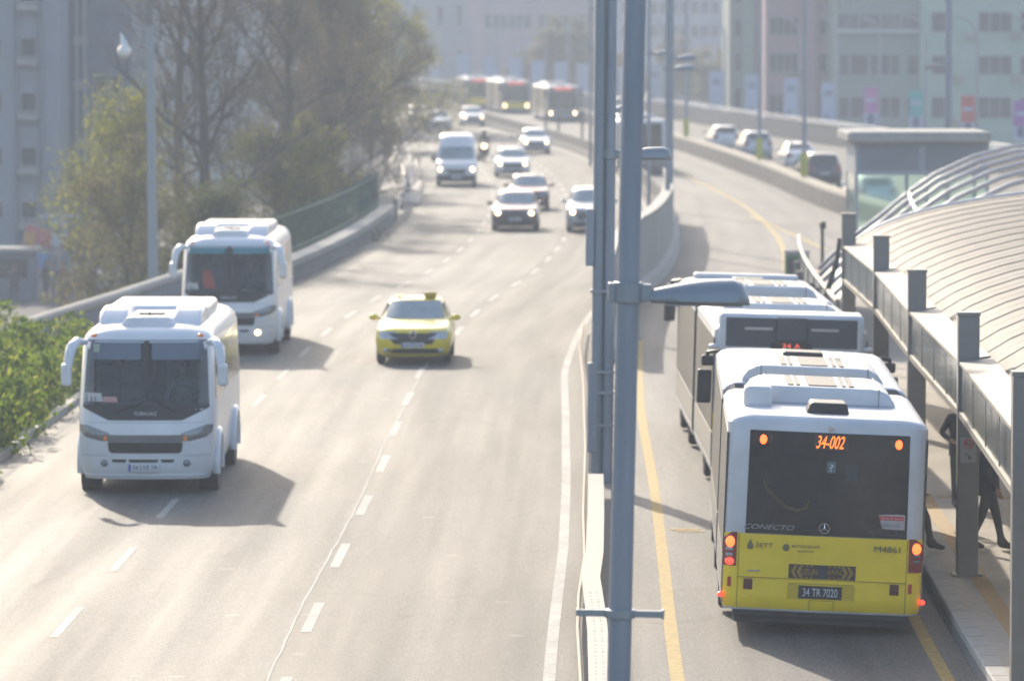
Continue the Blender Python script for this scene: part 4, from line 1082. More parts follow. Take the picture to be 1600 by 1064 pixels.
b = MB(); b.ell((0, -.62, .93), (.24, .2, .30)); b.tube([(.1, -.66, .31), (.1, -.5, .95)], .035, 6); b.tube([(-.1, -.66, .31), (-.1, -.5, .95)], .035, 6); b.build('fairing', pt_dark, mt, sm=60)
b = MB(); b.ell((0, -.79, .90), (.14, .06, .14)); b.build('headlight', m_lampon, mt, sm=179)
b = MB(); b.tube([(-.38, -.36, 1.06), (-.12, -.48, 1.02), (.12, -.48, 1.02), (.38, -.36, 1.06)], .02, 6); b.build('handlebar', m_dark, mt)
rd = thing('person', 'motorcyclist in black gear with a helmet riding beside the van', 'person', (mx, my + .9, 0), heading(my)*.6)
kk = {'p': ((0, .32, .98), .16), 'c': ((0, .12, 1.32), .19), 'n': ((0, .02, 1.50), .07), 'h': ((0, -.04, 1.62), .11)}
ee = [('p', 'c'), ('c', 'n'), ('n', 'h')]
for sg, s in ((1, 'l'), (-1, 'r')):
    kk.update({'s'+s: ((sg*.2, .08, 1.38), .08), 'e'+s: ((sg*.36, -.1, 1.16), .06), 'w'+s: ((sg*.36, -.32, 1.10), .045), 'g'+s: ((sg*.33, -.40, 1.08), .045),
               'k'+s: ((sg*.25, -.18, .80), .09), 'a'+s: ((sg*.2, .18, .40), .06), 't'+s: ((sg*.2, -.02, .36), .05)})
    ee += [('c', 's'+s), ('s'+s, 'e'+s), ('e'+s, 'w'+s), ('w'+s, 'g'+s), ('p', 'k'+s), ('k'+s, 'a'+s), ('a'+s, 't'+s)]
ks = list(kk); me = bpy.data.meshes.new('body'); me.from_pydata([kk[k][0] for k in ks], [(ks.index(a), ks.index(c)) for a, c in ee], [])
o = bpy.data.objects.new('body', me); COL.objects.link(o); o.parent = rd
o.modifiers.new('skin', 'SKIN')
for i, k in enumerate(ks): me.skin_vertices[0].data[i].radius = (kk[k][1],)*2; me.skin_vertices[0].data[i].use_root = (k == 'p')
o.modifiers.new('sub', 'SUBSURF').render_levels = 2; me.materials.append(mat('rider_black', (.025, .025, .03), .7))
b = MB(); b.ell((0, -.05, 1.66), (.135, .16, .15)); o = b.build('helmet', mat('helmet_grey', (.06, .06, .07), .25, coat=.6), rd, sm=179)
b = MB(); b.ell((0, -.13, 1.66), (.11, .10, .065)); b.build('visor', m_glass, o, sm=179)

# ------------------------------------------------------------------ bus station
def CL(y): return M(y) + interp([(40, 4.68), (55, 4.73), (66.5, 4.95), (78, 4.98), (90.5, 5.15), (101, 5.12), (150, 4.9)], y)
PY0, PY1 = 20, 150
yp_ = [PY0 + 3 * i for i in range(44)]
pl = MB(); pl.grid([[(M(y) + 4.66, y, .27), (M(y) + 18.2, y, .27)] for y in yp_])
pl.grid([[(M(y) + 4.75, y, .27), (M(y) + 4.75, y, 0)] for y in (yp_[-1], yp_[-1] + .01)])
pl.add([(M(PY1 - 1) + 4.75, PY1 - 1, .27), (M(PY1 - 1) + 18.2, PY1 - 1, .27), (M(PY1 - 1) + 18.2, PY1 - 1, 0), (M(PY1 - 1) + 4.75, PY1 - 1, 0)], [(0, 1, 2, 3)])
struct(pl.build('platform', m_tile))
kb = MB(); kb.sweep([(4.45, -.01), (4.45, .26), (4.47, .275), (4.665, .275), (4.665, -.01)], [(M(y), y) for y in yp_]); kerb = kb.build('platform_kerb', [m_kerb]); struct(kerb)
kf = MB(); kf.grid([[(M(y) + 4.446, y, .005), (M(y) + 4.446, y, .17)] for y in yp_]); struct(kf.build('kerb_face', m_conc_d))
kj = MB()
for i in range(120):
    y = 40 + i*.9; kj.bx(M(y) + 4.46, M(y) + 4.667, y - .009, y + .009, .2752, .2765)
struct(kj.build('kerb_joints', m_conc_d))
tc_ = MB(); tc_.grid([[(M(y) + 4.98, y, .275), (M(y) + 5.22, y, .275)] for y in yp_]); struct(tc_.build('tactile_strip', m_tact))
tl = MB()
for y in (77.5, 52.0): tl.bx(M(y) + 5.3, M(y) + 8.5, y - .08, y + .08, .271, .276)
struct(tl.build('platform_line', m_yellow_paint))
COLS = [(55.2, 5.80), (66.5, 6.21), (78.0, 6.46), (90.5, 6.83), (101.0, 6.95)]
clabs = ['grey steel station column at the right edge, nearest the camera', 'grey steel station column carrying the no smoking notice', 'grey steel station column, second beyond the nearest bus corner',
         'grey steel station column standing at the middle of the fascia row', 'farthest grey steel station column beside the kiosk end of the roof']
for (y, x), lab in zip(COLS, clabs):
    t = thing('station_column', lab, 'column', (x, y, .27), -math.atan(.03), 'steel columns along the platform edge')
    b = MB(); b.bx(-.145, .145, -.16, .16, 0, 3.55); b.build('shaft', m_steel, t, bevel=.015)
    b = MB(); b.bx(-.155, .155, -.17, .17, 3.55, 3.60); b.build('cap_plate', m_steel, t)
    b = MB(); b.bx(-.20, .20, -.22, .22, -.005, .03); b.build('base_plate', m_steel, t)
    if y == 66.5:
        b = MB(); b.bx(-.11, .11, -.172, -.1605, 1.56, 1.90); o = b.build('notice', mat('notice_pale', (.36, .35, .35), .5), t)
        b = MB(); b.tube([(.06*math.cos(R(a)), -.176, 1.81 + .06*math.sin(R(a))) for a in range(0, 361, 20)], .008, 6); b.tube([(-.04, -.176, 1.85), (.04, -.176, 1.77)], .007, 6); b.build('prohibition_ring', m_inkr, o)
        b = MB(); b.bx(-.045, .03, -.177, -.1725, 1.804, 1.816); b.box((.0, -.175, 1.65), (.11, .005, .015), ry=R(35)); b.box((.01, -.175, 1.62), (.02, .005, .05)); b.build('pictogram', m_ink, o)
# fascia boxes between columns
for i in range(len(COLS) - 1):
    (y0, x0), (y1, x1) = COLS[i], COLS[i+1]
    labs = ['glass fronted roof fascia, bay at the right edge of the photo', 'glass fronted roof fascia, bay left of the column with the notice', 'glass fronted roof fascia, bay above the second bus', 'glass fronted roof fascia, farthest bay at the kiosk end']
    t = thing('roof_fascia', labs[i], 'fascia', ((x0+x1)/2, (y0+y1)/2, 0), -math.atan((x1-x0)/(y1-y0)), 'roof fascia bays along the platform')
    ln = math.hypot(y1-y0, x1-x0); a = ln/2 - .18
    b = MB(); b.bx(-.10, -.085, -a, a, 2.52, 3.16); b.build('glass_panel', m_fglass, t)
    b = MB(); b.bx(-.13, -.08, -a, a, 2.44, 2.52); b.build('lower_rail', m_fascia, t)
    b = MB(); b.add([(-.13, -a, 3.16), (.32, -a, 3.22), (.32, a, 3.22), (-.13, a, 3.16), (-.13, -a, 3.20), (.32, -a, 3.26), (.32, a, 3.26), (-.13, a, 3.20)], [(0,3,2,1),(4,5,6,7),(0,1,5,4),(1,2,6,5),(2,3,7,6),(3,0,4,7)]); b.build('gutter_cover', m_fascia, t)
    b = MB(); b.bx(-.083, -.02, -a, a, 2.46, 3.15); b.build('back_panel', m_steel, t)
    for k in range(1, 8):
        if k in (2, 4, 6):
            b = MB(); y = lerp(-a, a, k/8); b.bx(-.108, -.086, y-.02, y+.02, 2.52, 3.16); b.build('glazing_bar', m_fascia, t)
# barrel roof
def roofz(d): u = min(1, abs(d - 7.0) / 6.8); return 2.65 + 1.55 * math.sqrt(max(0, 1 - u*u))
ry0, ry1 = 40, 106
rt = thing('barrel_roof', 'long pale ribbed barrel vault roof over the station platform', 'roof', (CL(75) + 7, 75, 0))
def rp(d, y, dz=0): return (CL(y) + d - rt.location.x, y - 75, roofz(d) + dz)
ds = [.30, .36, .5, .8, 1.2, 1.7, 2.4, 3.2, 4.2, 5.5, 7, 8.5, 9.8, 10.8, 11.6, 12.3, 12.8, 13.2, 13.5, 13.7]
ryy = [ry0 + 3 * i for i in range(23)]
b = MB(); b.grid([[rp(d, y) for d in ds] for y in ryy]); o = b.build('roof_sheet', m_roof, rt, sm=60)
sm_ = o.modifiers.new('solid', 'SOLIDIFY'); sm_.thickness = .05; sm_.offset = 1
b = MB()
for i in range(34):
    y = ry0 + 1 + i*2.0
    if y < ry1 - .3: b.tube([rp(d, y, .045) for d in ds], .024, 6)
b.build('roof_rib', m_rib, rt)
b = MB()
for i in range(34):
    y = ry0 + 2 + i*2.0
    if y < ry1 - .3: b.tube([rp(d, y, .04) for d in ds], .018, 5)
b.build('panel_joint', m_fascia, rt)
b = MB(); 
rows = []
for d in ds:
    p = rp(d, ry1); rows.append([(p[0], p[1], p[2]-.16), (p[0], p[1], p[2]+.10), (p[0], p[1]+.16, p[2]+.10), (p[0], p[1]+.16, p[2]-.16)])
b.grid(rows, closed=True); b.build('roof_edge', m_bluetrim, rt)
# rear columns on the far edge carry the vault
for y in (48, 62, 76, 90, 104):
    b = MB(); x = CL(y) + 13.5 - rt.location.x; b.bx(x-.12, x+.12, y-75-.12, y-75+.12, .27, 2.95); b.build('support_column', m_steel, rt)
# open arches beyond the roof
AP = [(-.15, 1.15), (.35, 1.65), (.9, 2.12), (1.5, 2.58), (2.3, 3.24), (3.0, 3.72), (4.0, 4.18), (4.9, 4.42), (5.9, 4.58), (7.3, 4.66), (8.7, 4.58), (9.7, 4.42), (10.6, 4.18), (11.6, 3.72), (12.3, 3.24), (13.1, 2.5), (13.8, 1.6), (14.1, .27)]
at_ = thing('arch_frame', 'row of open curved steel tubes beyond the barrel roof by the kiosk', 'canopy frame', (CL(122) + 7, 122, .27))
for y in (109.5, 114.0, 118.5, 123.0, 127.5, 132.0):
    ex = interp([(108, .0), (132, .55)], y)
    b = MB(); b.tube([(CL(y) + d + ex - at_.location.x, y - 122, z - .27) for d, z in AP], .062, 8); b.build('arch_tube', m_arc, at_, sm=50)
b = MB()
for d, z in ((2.3, 3.2), (5.9, 4.52)): b.tube([(CL(y) + d + interp([(111, 0), (132, .55)], y) - at_.location.x, y - 122, z - .27) for y in (107, 111.5, 116.5, 121.5, 126.8, 132)], .04, 6)
b.build('purlin', m_arc, at_)
b = MB()
rows = [[(CL(y) + d + interp([(111, .0), (132, .55)], y) - at_.location.x, y - 122, z - .27 - .09) for d, z in AP[:4]] for y in (111.5, 116.5, 121.5, 126.8, 132.0)]
b.grid(rows); o = b.build('infill_panel', mat('infill_dark', (.075, .075, .08), .4, var=.2), at_); q = o.modifiers.new('solid', 'SOLIDIFY'); q.thickness = .03
b = MB()
for y in (111.5, 116.5, 121.5, 126.8, 132.0): b.bx(CL(y) - .25 - at_.location.x, CL(y) - .05 - at_.location.x, y - 122.1, y - 121.9, 0, 1.1)
b.build('arch_post', m_steel, at_)
# glazed screen at the far platform edge
t = thing('glass_screen', 'low glass screen along the platform edge below the open arches', 'screen', (CL(120) - .1, 120, .27))
for i in range(8):
    y0 = 104 + i*4; xa = CL(y0) - .1 - t.location.x; xb = CL(y0+3.8) - .1 - t.location.x
    b = MB(); b.add([(xa-.01, y0-120, .1), (xb-.01, y0+3.8-120, .1), (xb-.01, y0+3.8-120, 1.5), (xa-.01, y0-120, 1.5), (xa+.01, y0-120, .1), (xb+.01, y0+3.8-120, .1), (xb+.01, y0+3.8-120, 1.5), (xa+.01, y0-120, 1.5)], [(0,1,2,3),(7,6,5,4),(0,4,5,1),(3,2,6,7),(0,3,7,4),(1,5,6,2)])
    b.build('glass_pane', m_fglass, t)
    b = MB(); b.bx(xa-.04, xa+.04, y0-120.1, y0-120.02, 0, 1.6); b.build('post', m_steel, t)
b = MB(); b.tube([(CL(104 + 2*i) - .1 - t.location.x, 104 + 2*i - 120, 1.6) for i in range(17)], .06, 8); b.build('top_rail', m_fascia, t, sm=40)
# bent dark strut near the platform end
t = thing('bent_pole', 'bent dark steel pole at the far end of the platform screen', 'pole', (CL(108) + .0, 108, .27))
b = MB(); b.tube([(-.35, 0, 0), (-.30, 0, .9), (-.12, .1, 1.6), (.10, .2, 2.3), (.16, .3, 2.75)], [.09, .085, .07, .06, .05], 8); b.build('shaft', m_dark, t, sm=50)
b = MB(); b.box((-.32, 0, .5), (.26, .22, .5)); b.build('junction_box', m_dark, t, bevel=.03)
t = thing('camera_post', 'short dark camera post above the lower ends of the open arches', 'post', (gp(1285, 392, 1.5).x, gp(1285, 392, 1.5).y, .27))
b = MB(); b.tube([(0, 0, 0), (0, 0, 2.0)], .05, 8); b.build('shaft', m_dark, t)
b = MB(); b.box((0, -.1, 1.95), (.16, .34, .2)); b.build('camera_head', m_dark, t, bevel=.03)
# green bin on the nose
p = gp(1246, 431); t = thing('green_cabinet', 'green cabinet with a pale lid on the platform nose', 'cabinet', (p.x, p.y + .4, 0))
b = MB(); b.bx(-.36, .36, -.35, .35, 0, .62); b.build('cabinet_body', mat('cabinet_green', (.02, .13, .04), .5, var=.15), t, bevel=.03)
b = MB(); b.bx(-.38, .38, -.37, .37, .62, .78); b.build('lid', m_kerb, t, bevel=.04)
b = MB(); b.bx(-.28, .28, -.362, -.352, .12, .5); b.build('door_panel', m_dark, t)
# kiosk
kx0, kx1, kyy = 10.15, 14.1, 146.0
t = thing('station_kiosk', 'glazed station entrance kiosk with flat pale roof and louvred band', 'kiosk', ((kx0+kx1)/2, kyy, .27))
hw = (kx1-kx0)/2
m_kglass = mat('green_glass', (.72, .97, .87), .05, 0, trans=.94, spec=.5)
b = MB(); b.bx(-hw-.25, hw+.05, -1.6, 3.2, 3.98, 4.30); b.build('roof_slab', m_conc_l, t, bevel=.08, seg=3)
b = MB(); b.bx(-hw, hw, -1.2, 2.8, 3.02, 3.12); b.bx(-hw, hw, -1.2, -1.12, 3.12, 3.98); b.bx(-hw, hw, 2.72, 2.8, 3.12, 3.98); b.bx(-hw, -hw+.08, -1.12, 2.72, 3.12, 3.98); b.bx(hw-.08, hw, -1.12, 2.72, 3.12, 3.98); b.build('band_wall', mat('band_blue_grey', (.29, .32, .37), .6), t)
b = MB()
for k in range(7):
    for x0, x1 in ((-hw+.12, -.1), (.1, hw-.1)): b.box(((x0+x1)/2, -1.23, 3.2 + k*.105), (x1-x0, .05, .05), rx=R(25))
b.build('louvres', mat('louvre_blue_grey', (.25, .28, .33), .6), t)
for x in (-hw+.04, -.45, .15, .75, hw-.04):
    b = MB(); b.bx(x-.05, x+.05, -1.2, -1.1, 0, 3.02); b.build('mullion', m_pole2, t)
for x0, x1 in ((-hw+.09, -.5), (-.4, .1), (.2, .7), (.8, hw-.09)):
    b = MB(); b.bx(x0, x1, -1.165, -1.15, .1, 3.02); b.build('glass_pane', m_kglass, t)
b = MB(); b.bx(-hw+.02, -hw+.04, -1.0, 2.7, .1, 3.02); b.build('side_glass', m_kglass, t)
for y in (2.7,):
    for x in (-hw+.06, hw-.06):
        b = MB(); b.bx(x-.06, x+.06, y-.06, y+.06, 0, 3.02); b.build('corner_post', m_pole2, t)

# ------------------------------------------------------------------ lamp posts and median furniture
def median_lamp(label, X, Y, rad, zl, length, lean=0., top=12.0, extras=0):
    t = thing('lamp_post', label, 'lamp post', (X, Y, .1), 0, 'lamp posts on the median', ry=lean)
    b = MB(); b.tube([(0, 0, 0), (0, 0, 4), (0, 0, 8), (0, 0, top)], [rad*1.12, rad*1.03, rad*.98, rad*.9], 12); b.build('pole', m_pole, t, sm=40)
    b = MB(); b.cyl((0, 0, zl), rad + .03, .17, 14); b.box((-rad-.04, 0, zl), (.06, .12, .15)); b.box((rad+.05, 0, zl), (.10, .10, .14)); b.build('clamp', m_pole2, t, bevel=.01)
    b = MB(); b.tube([(rad, 0, zl), (rad+.28, 0, zl)], .035, 8); b.build('lamp_arm', m_pole2, t)
    x0 = rad + .09; x1 = x0 + length
    b = MB(); rows_ = []
    n = 12
    for i in range(n + 1):
        u = i / n; x = lerp(x0, x1, u)
        hh = .07 + .085*math.sin(min(1, u*1.35)*math.pi/2); ww = .07 + .09*math.sin(min(1, u*1.6)*math.pi/2)
        if u > .82: k = math.sqrt(max(.02, 1 - ((u-.82)/.18)**2)); hh *= k; ww *= k
        zc = zl - .055
        rows_.append([(x, ww*math.cos(a), zc + (hh*1.15 if math.sin(a) > 0 else .03)*math.sin(a)) for a in [2*math.pi*j/16 for j in range(16)]])
    b.grid(rows_, closed=True); b.f.append(list(range(16))); b.mi.append(0); b.f.append([n*16 + j for j in range(16)]); b.mi.append(0)
    o = b.build('lamp_head', m_pole2, t, sm=50)
    b = MB(); b.bx(x0 + .12, x1 - .06, -.09, .09, zl - .095, zl - .08); b.build('lens', m_inkg, o)
    return t
l1 = median_lamp('thick blue grey lamp post nearest the camera with its lamp head over the bus', .81, 39.4, .092, 5.53, .80, R(1.3))
b = MB(); b.cyl((0, 0, 2.93), .125, .07, 14); b.box((.22, 0, 2.93), (.24, .05, .055)); b.box((-.24, 0, 2.93), (.24, .05, .055)); b.box((.345, 0, 2.93), (.02, .07, .08)); b.build('bracket', m_pole2, l1, bevel=.006)
l2 = median_lamp('second lamp post on the median with twin tubes and a cable box', 1.60, 82, .088, 5.5, .86, R(.5))
b = MB(); b.tube([(-.185, 0, 0), (-.185, 0, 12)], .098, 10); b.build('twin_tube', mat('pole_lighter', (.24, .28, .32), .5, .25), l2, sm=40)
b = MB(); b.box((-.33, -.02, 4.1), (.14, .16, .95)); b.build('cable_box', m_pole, l2, bevel=.01)
b = MB(); b.box((-.26, -.05, 1.25), (.16, .16, 1.5)); b.build('meter_cabinet', m_pole, l2, bevel=.01)
for z in (3.2, 1.85, 1.5, .95):
    b = MB(); b.box((-.1, 0, z), (.42, .25, .05)); b.build('strap', m_pole2, l2)
median_lamp('third lamp post on the median, its lamp head just left of the main post', 2.32, 123, .075, 5.52, .80)
median_lamp('lamp post above the near end of the median wall, lamp head to the right', 5.28, 166, .085, 6.15, .75)
median_lamp('pale lamp post just past the median wall, close beside its bend', 5.62, 173, .08, 6.45, .75)
median_lamp('thin pale lamp post beyond the median wall, between two posts', 5.73, 205, .075, 6.4, .75)
median_lamp('farther slim lamp post left of the two big steel posts', 4.2, 262, .08, 8.4, .75)
# cable tray and conduit along the median
ctp = [gp(957, 1200, .45), gp(937, 1064, .45), gp(934, 985, .45), gp(930, 950, .45), gp(923, 900, .45), gp(929, 862, .45), gp(931, 800, .45), gp(931, 740, .45)]
t = thing('cable_tray', 'white perforated cable tray running along the median beside the main post', 'cable tray', (ctp[2].x, ctp[2].y, .1))
o0 = t.location
b = MB(); b.sweep([(-.125, .30), (-.125, .35), (.125, .35), (.125, .30)], [(p.x - o0.x, p.y - o0.y) for p in ctp]); b.build('tray_cover', mat('tray_white', (.30, .285, .26), .65, var=.12, spec=.2), t)
b = MB()
for i in range(46):
    y = ctp[0].y + i*.33
    x = interp(sorted([(p.y, p.x) for p in ctp]), y)
    if y > ctp[-1].y: break
    for dx in (-.05, .035):
        b.bx(x + dx - o0.x, x + dx + .03 - o0.x, y - o0.y, y + .05 - o0.y, .3495, .3525)
        if i % 3 == 0: b.bx(x + dx - o0.x, x + dx + .03 - o0.x, y + .12 - o0.y, y + .17 - o0.y, .3495, .3525)
b.build('slots', m_dark, t)
for i in range(11):
    y = ctp[0].y + .6 + i*1.4; x = interp(sorted([(p.y, p.x) for p in ctp]), y)
    b = MB(); b.bx(x - o0.x - .03, x - o0.x + .03, y - o0.y - .03, y - o0.y + .03, 0, .30); b.build('support', m_pole, t)
cp = [gp(910, 1160, .25), gp(908, 1064, .25), gp(903, 980, .25), gp(905, 930, .25), gp(914, 870, .25), gp(912, 800, .25), gp(915, 700, .25), gp(912, 600, .25), gp(906, 540, .25), gp(912, 505, .25)]
b = MB(); b.tube(cp, .028, 8); o = b.build('conduit', mat('conduit_pipe', (.30, .25, .20), .7, var=.1, spec=.2), sm=50); tag(o, 'thin beige conduit snaking along the median edge', 'conduit')
# low steel guard rail on the median foot
t = thing('median_guard_rail', 'low galvanised guard rail along the near median behind the cable tray', 'guard rail', (M(90) + .0, 90, .1))
b = MB(); b.tube([(M(y) + .0 - t.location.x, y - 90, .6) for y in range(86, 114, 3)], .045, 8); b.build('rail', m_steel, t, sm=40)
for y in range(86, 113, 4):
    b = MB(); b.bx(M(y) - t.location.x - .04, M(y) - t.location.x + .04, y - 90.04, y - 89.96, 0, .6); b.build('post', m_pole2, t)

# left lamp post with a dome camera
t = thing('lamp_post', 'pale octagonal lamp post on the left rising behind the minibuses', 'lamp post', (-10.12, 138, -.5), 0, 'lamp posts beside the highway', ry=R(-.5))
b = MB(); b.tube([(0, 0, 0), (0, 0, 8.15)], [.155, .125], 8); b.build('pole', mat('pole_pale', (.30, .33, .36), .5, .2), t)
b = MB(); b.tube([(0, 0, 8.15), (0, 0, 11.5)], [.115, .09], 8); b.build('shaded_upper_pole', m_steel, t)  # darker grey puts the shade on the upper shaft into its colour
b = MB(); b.cyl((0, 0, 8.15), .16, .10, 10); b.build('collar', m_pole, t)
t = thing('dome_camera', 'sunlit white dome camera on a bracket left of the pale lamp post', 'camera', (-10.9, 137.9, 7.0))
b = MB(); b.ell((0, 0, -.02), (.19, .19, .2)); b.build('dome', mat('dome_white', (.8, .78, .74), .12, 0, coat=1.), t, sm=179)
b = MB(); b.tube([(0, 0, .16), (-.1, 0, .5)], [.10, .02], 10); b.build('hood', m_chrome, t, sm=50)
b = MB(); b.tube([(0, 0, .12), (.5, .05, .16), (.82, .1, .16)], .03, 6); b.build('bracket', m_pole2, t)

# lamp posts on the busway barrier with yellow-green sleeves, and far curved posts with banners
m_sleeve = mat('sleeve_yellow_green', (.42, .42, .02), .6)
def sleeve_lamp(label, px, py, side=-1, zl=None):
    p = gp(px, py, .84); Y = p.y
    t = thing('lamp_post', label, 'lamp post', (OB(Y) if abs(OB(Y) - p.x) < 1.2 else p.x, Y, .84), 0, 'lamp posts on the busway barrier')
    b = MB(); b.tube([(0, 0, 0), (0, 0, 11)], [.11, .085], 8); b.build('pole', m_pole, t)
    b = MB(); b.tube([(0, 0, .05), (0, 0, 1.1)], .17, 10); b.build('sleeve', m_sleeve, t)
    if zl:
        b = MB(); b.tube([(0, 0, zl), (side*.35, 0, zl+.05), (side*.9, 0, zl)], [.06, .1, .07], 8); b.build('lamp_head', m_kerb, t, sm=50)
    return t
sleeve_lamp('slim barrier lamp post with green sleeve behind the two left service road cars', 1180, 250)
sleeve_lamp('barrier lamp post with green sleeve in front of the white sedan', 1273, 277, -1, 4.6)
sleeve_lamp('barrier lamp post with green sleeve right of the pole cluster', 1083, 214)
p = gp(1480, 345, .84)
t = thing('lamp_post', 'dark lamp post with pale lamp head above the kiosk roof', 'lamp post', (p.x, p.y, 0), 0, 'lamp posts on the busway barrier')
b = MB(); b.tube([(0, 0, 0), (0, 0, 12)], [.13, .10], 8); b.build('pole', m_pole, t)
b = MB(); zl = 7.8 - (105-35)*p.y/FPX; b.tube([(0, 0, zl), (-.4, 0, zl+.06), (-.85, 0, zl-.02)], [.06, .11, .08], 8); b.build('lamp_head', m_kerb, t, sm=50)

m_ban = mat('banner_white_blue', (.42, .48, .62), .7, var=.06); m_ink_ban = mat('banner_print', (.10, .13, .22), .7)
cols_ = {'pink': (.50, .18, .42), 'teal': (.08, .42, .42), 'red': (.52, .11, .09), 'purple': (.36, .13, .42)}
bl = [(678, 100, 15, 'white', 'leftmost'), (724, 108, 17, 'white', ''), (765, 112, 17, 'white', ''), (805, 114, 17, 'white', ''), (840, 118, 18, 'white', ''), (876, 120, 18, 'white', ''), (910, 123, 19, 'white', ''),
      (975, 127, 19, 'white', ''), (1024, 131, 19, 'white', ''), (1119, 142, 21, 'white', ''), (1175, 148, 22, 'white', ''), (1235, 153, 23, 'white', ''), (1294, 160, 24, 'white', ''), (1360, 167, 25, 'pink', ''), (1431, 172, 26, 'teal', ''), (1512, 181, 27, 'red', ''), (1594, 188, 28, 'purple', '')]
blab = {678: 'pale banner on a post at the left end of the row, beside the tree', 724: 'pale banner on a post above the rear of the farthest yellow bus', 765: 'pale banner on a post above the left yellow bus front', 805: 'pale banner on a post above the right yellow bus front',
        840: 'pale banner on a post above the gap between the far buses', 876: 'pale banner on a post above the grey fronted far bus', 910: 'pale banner on a post just left of the steel poles', 975: 'pale banner hidden behind the main lamp post', 1024: 'pale banner between main lamp post and wall posts',
        1119: 'pale banner on a post in front of the green glass building edge', 1175: 'pale banner on a post before the green glass building', 1235: 'pale banner on a post before the pink building', 1294: 'tall pale printed banner left of the pink one',
        1360: 'pink and white banner on a curved post', 1431: 'teal and white banner on a curved post', 1512: 'red banner on a curved post over the kiosk roof', 1594: 'purple banner on a curved post at the right edge'}
BAN = []
for (px, py, s, colr, _) in bl:
    # stands behind the far barrier: solve for the depth where its x meets the barrier line
    Y = 560.
    for k in range(400):
        Y = 560 - k
        if (px - 800) / FPX * Y <= FB(Y) + .6 and (px - 800) / FPX * (Y - 1) > FB(Y - 1) - 30:
            pass
        if (px - 800) / FPX * Y < FB(Y) + .5: break
    s = FPX / Y; X = (px - 800) / s; zc = 7.8 - (py - 35) / s
    wd = 20 / s if px < 1000 else 22 / s; hh = (62 if px > 1000 else 46) / s
    wd = max(wd, .55)
    t = thing('banner_post', blab[px], 'banner post', (X + wd/2 + .12, Y, 0), 0, 'banner posts along the far barrier')
    b = MB(); zt = zc + 5.2
    b.tube([(0, 0, 0), (0, 0, zt - 1.2), (-.12, 0, zt - .5), (-.5, 0, zt), (-1.2, 0, zt + .2)], [.10, .08, .07, .06, .05], 7); b.build('pole', m_pole, t, sm=50)
    base = m_ban if colr == 'white' else mat('banner_' + colr, cols_[colr], .7, var=.08)
    b = MB(); b.bx(-.12 - wd, -.12, -.02, .02, zc - hh/2, zc + hh/2); o = b.build('banner', base, t)
    if colr != 'white':
        b = MB(); b.bx(-.12 - wd, -.12, -.026, -.021, zc - hh/2, zc - hh/2 + hh*.34); b.build('banner_foot', m_ban, o)
        b = MB(); b.ell((-.12 - wd/2, -.03, zc - hh*.30), (wd*.28, .01, hh*.14)); b.build('banner_print', m_ink_ban, o)
        b = MB(); b.bx(-.12 - wd*.85, -.12 - wd*.15, -.03, -.021, zc + hh*.12, zc + hh*.22); b.build('banner_stripe', m_ban, o)
    elif px > 1000:
        b = MB(); b.bx(-.12 - wd*.8, -.12 - wd*.2, -.03, -.021, zc + hh*.15, zc + hh*.3); b.bx(-.12 - wd*.8, -.12 - wd*.45, -.03, -.021, zc - hh*.4, zc - hh*.3); b.build('banner_print', mat('banner_grey', (.22, .26, .36), .7), o)

# ------------------------------------------------------------------ buildings
def building(label, X0, X1, Y, dep, z0, z1, wallm, wins, frame_m=None, extra=None, roofm=None, name='apartment_building', group='buildings behind the highway', slabs=None):
    t = thing(name, label, 'building', ((X0+X1)/2, Y + dep/2, z0), 0, group)
    hx = (X1-X0)/2; yf = -dep/2
    b = MB(); b.bx(-hx, hx, yf, dep/2, 0, z1-z0); b.build('wall', wallm, t)
    b = MB(); b.bx(-hx-.2, hx+.2, yf-.2, dep/2+.2, z1-z0, z1-z0+.4); b.build('roof', roofm or m_conc, t)
    for (xa, xb, za, zb, mull) in wins:
        xa -= (X0+X1)/2; xb -= (X0+X1)/2; za -= z0; zb -= z0
        b = MB(); e = .06
        b.bx(xa-e, xb+e, yf-.10, yf+.0, za-e, za); b.bx(xa-e, xb+e, yf-.10, yf, zb, zb+e); b.bx(xa-e, xa, yf-.10, yf, za, zb); b.bx(xb, xb+e, yf-.10, yf, za, zb)
        for k in range(1, mull + 1):
            xm = lerp(xa, xb, k/(mull+1)) ; b.bx(xm-.035, xm+.035, yf-.09, yf-.01, za, zb)
        o = b.build('window', frame_m or mat('window_frame', (.36, .38, .40), .6), t)
        b = MB(); b.bx(xa, xb, yf-.04, yf-.015, za, zb); b.build('pane', mat('window_pane', (.03, .04, .06), .35, var=.3, scale=.6, spec=.2), o)
    if slabs:
        for (xa, xb, za, zb, pr, mm) in slabs:
            b = MB(); b.bx(xa-(X0+X1)/2, xb-(X0+X1)/2, yf-pr, yf-.002, za-z0, zb-z0); b.build('facade_band' if zb-za > .5 else 'balcony_slab', mm, t)
    return t
def wx(px, Y): return (px - 800) / FPX * Y
def wz(py, Y): return 7.8 - (py - 35) / FPX * Y
def W_(pxs, pys, Y, mull=1): return [(wx(a, Y), wx(c, Y), wz(q1, Y), wz(q0, Y), mu if isinstance(mu, int) else 1) for (a, c, mu) in pxs for (q0, q1) in pys]
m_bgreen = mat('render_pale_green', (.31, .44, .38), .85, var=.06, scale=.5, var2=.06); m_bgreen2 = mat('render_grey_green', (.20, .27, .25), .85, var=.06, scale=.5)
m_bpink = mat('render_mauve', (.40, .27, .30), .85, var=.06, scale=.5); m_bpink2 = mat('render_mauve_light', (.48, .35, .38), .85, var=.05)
m_bmint = mat('mint_panel', (.25, .42, .36), .6, var=.1); m_bgrey = mat('render_blue_grey', (.24, .28, .33), .85, var=.08, scale=.4); m_bgrey2 = mat('render_slate', (.14, .18, .23), .85, var=.08, scale=.4)
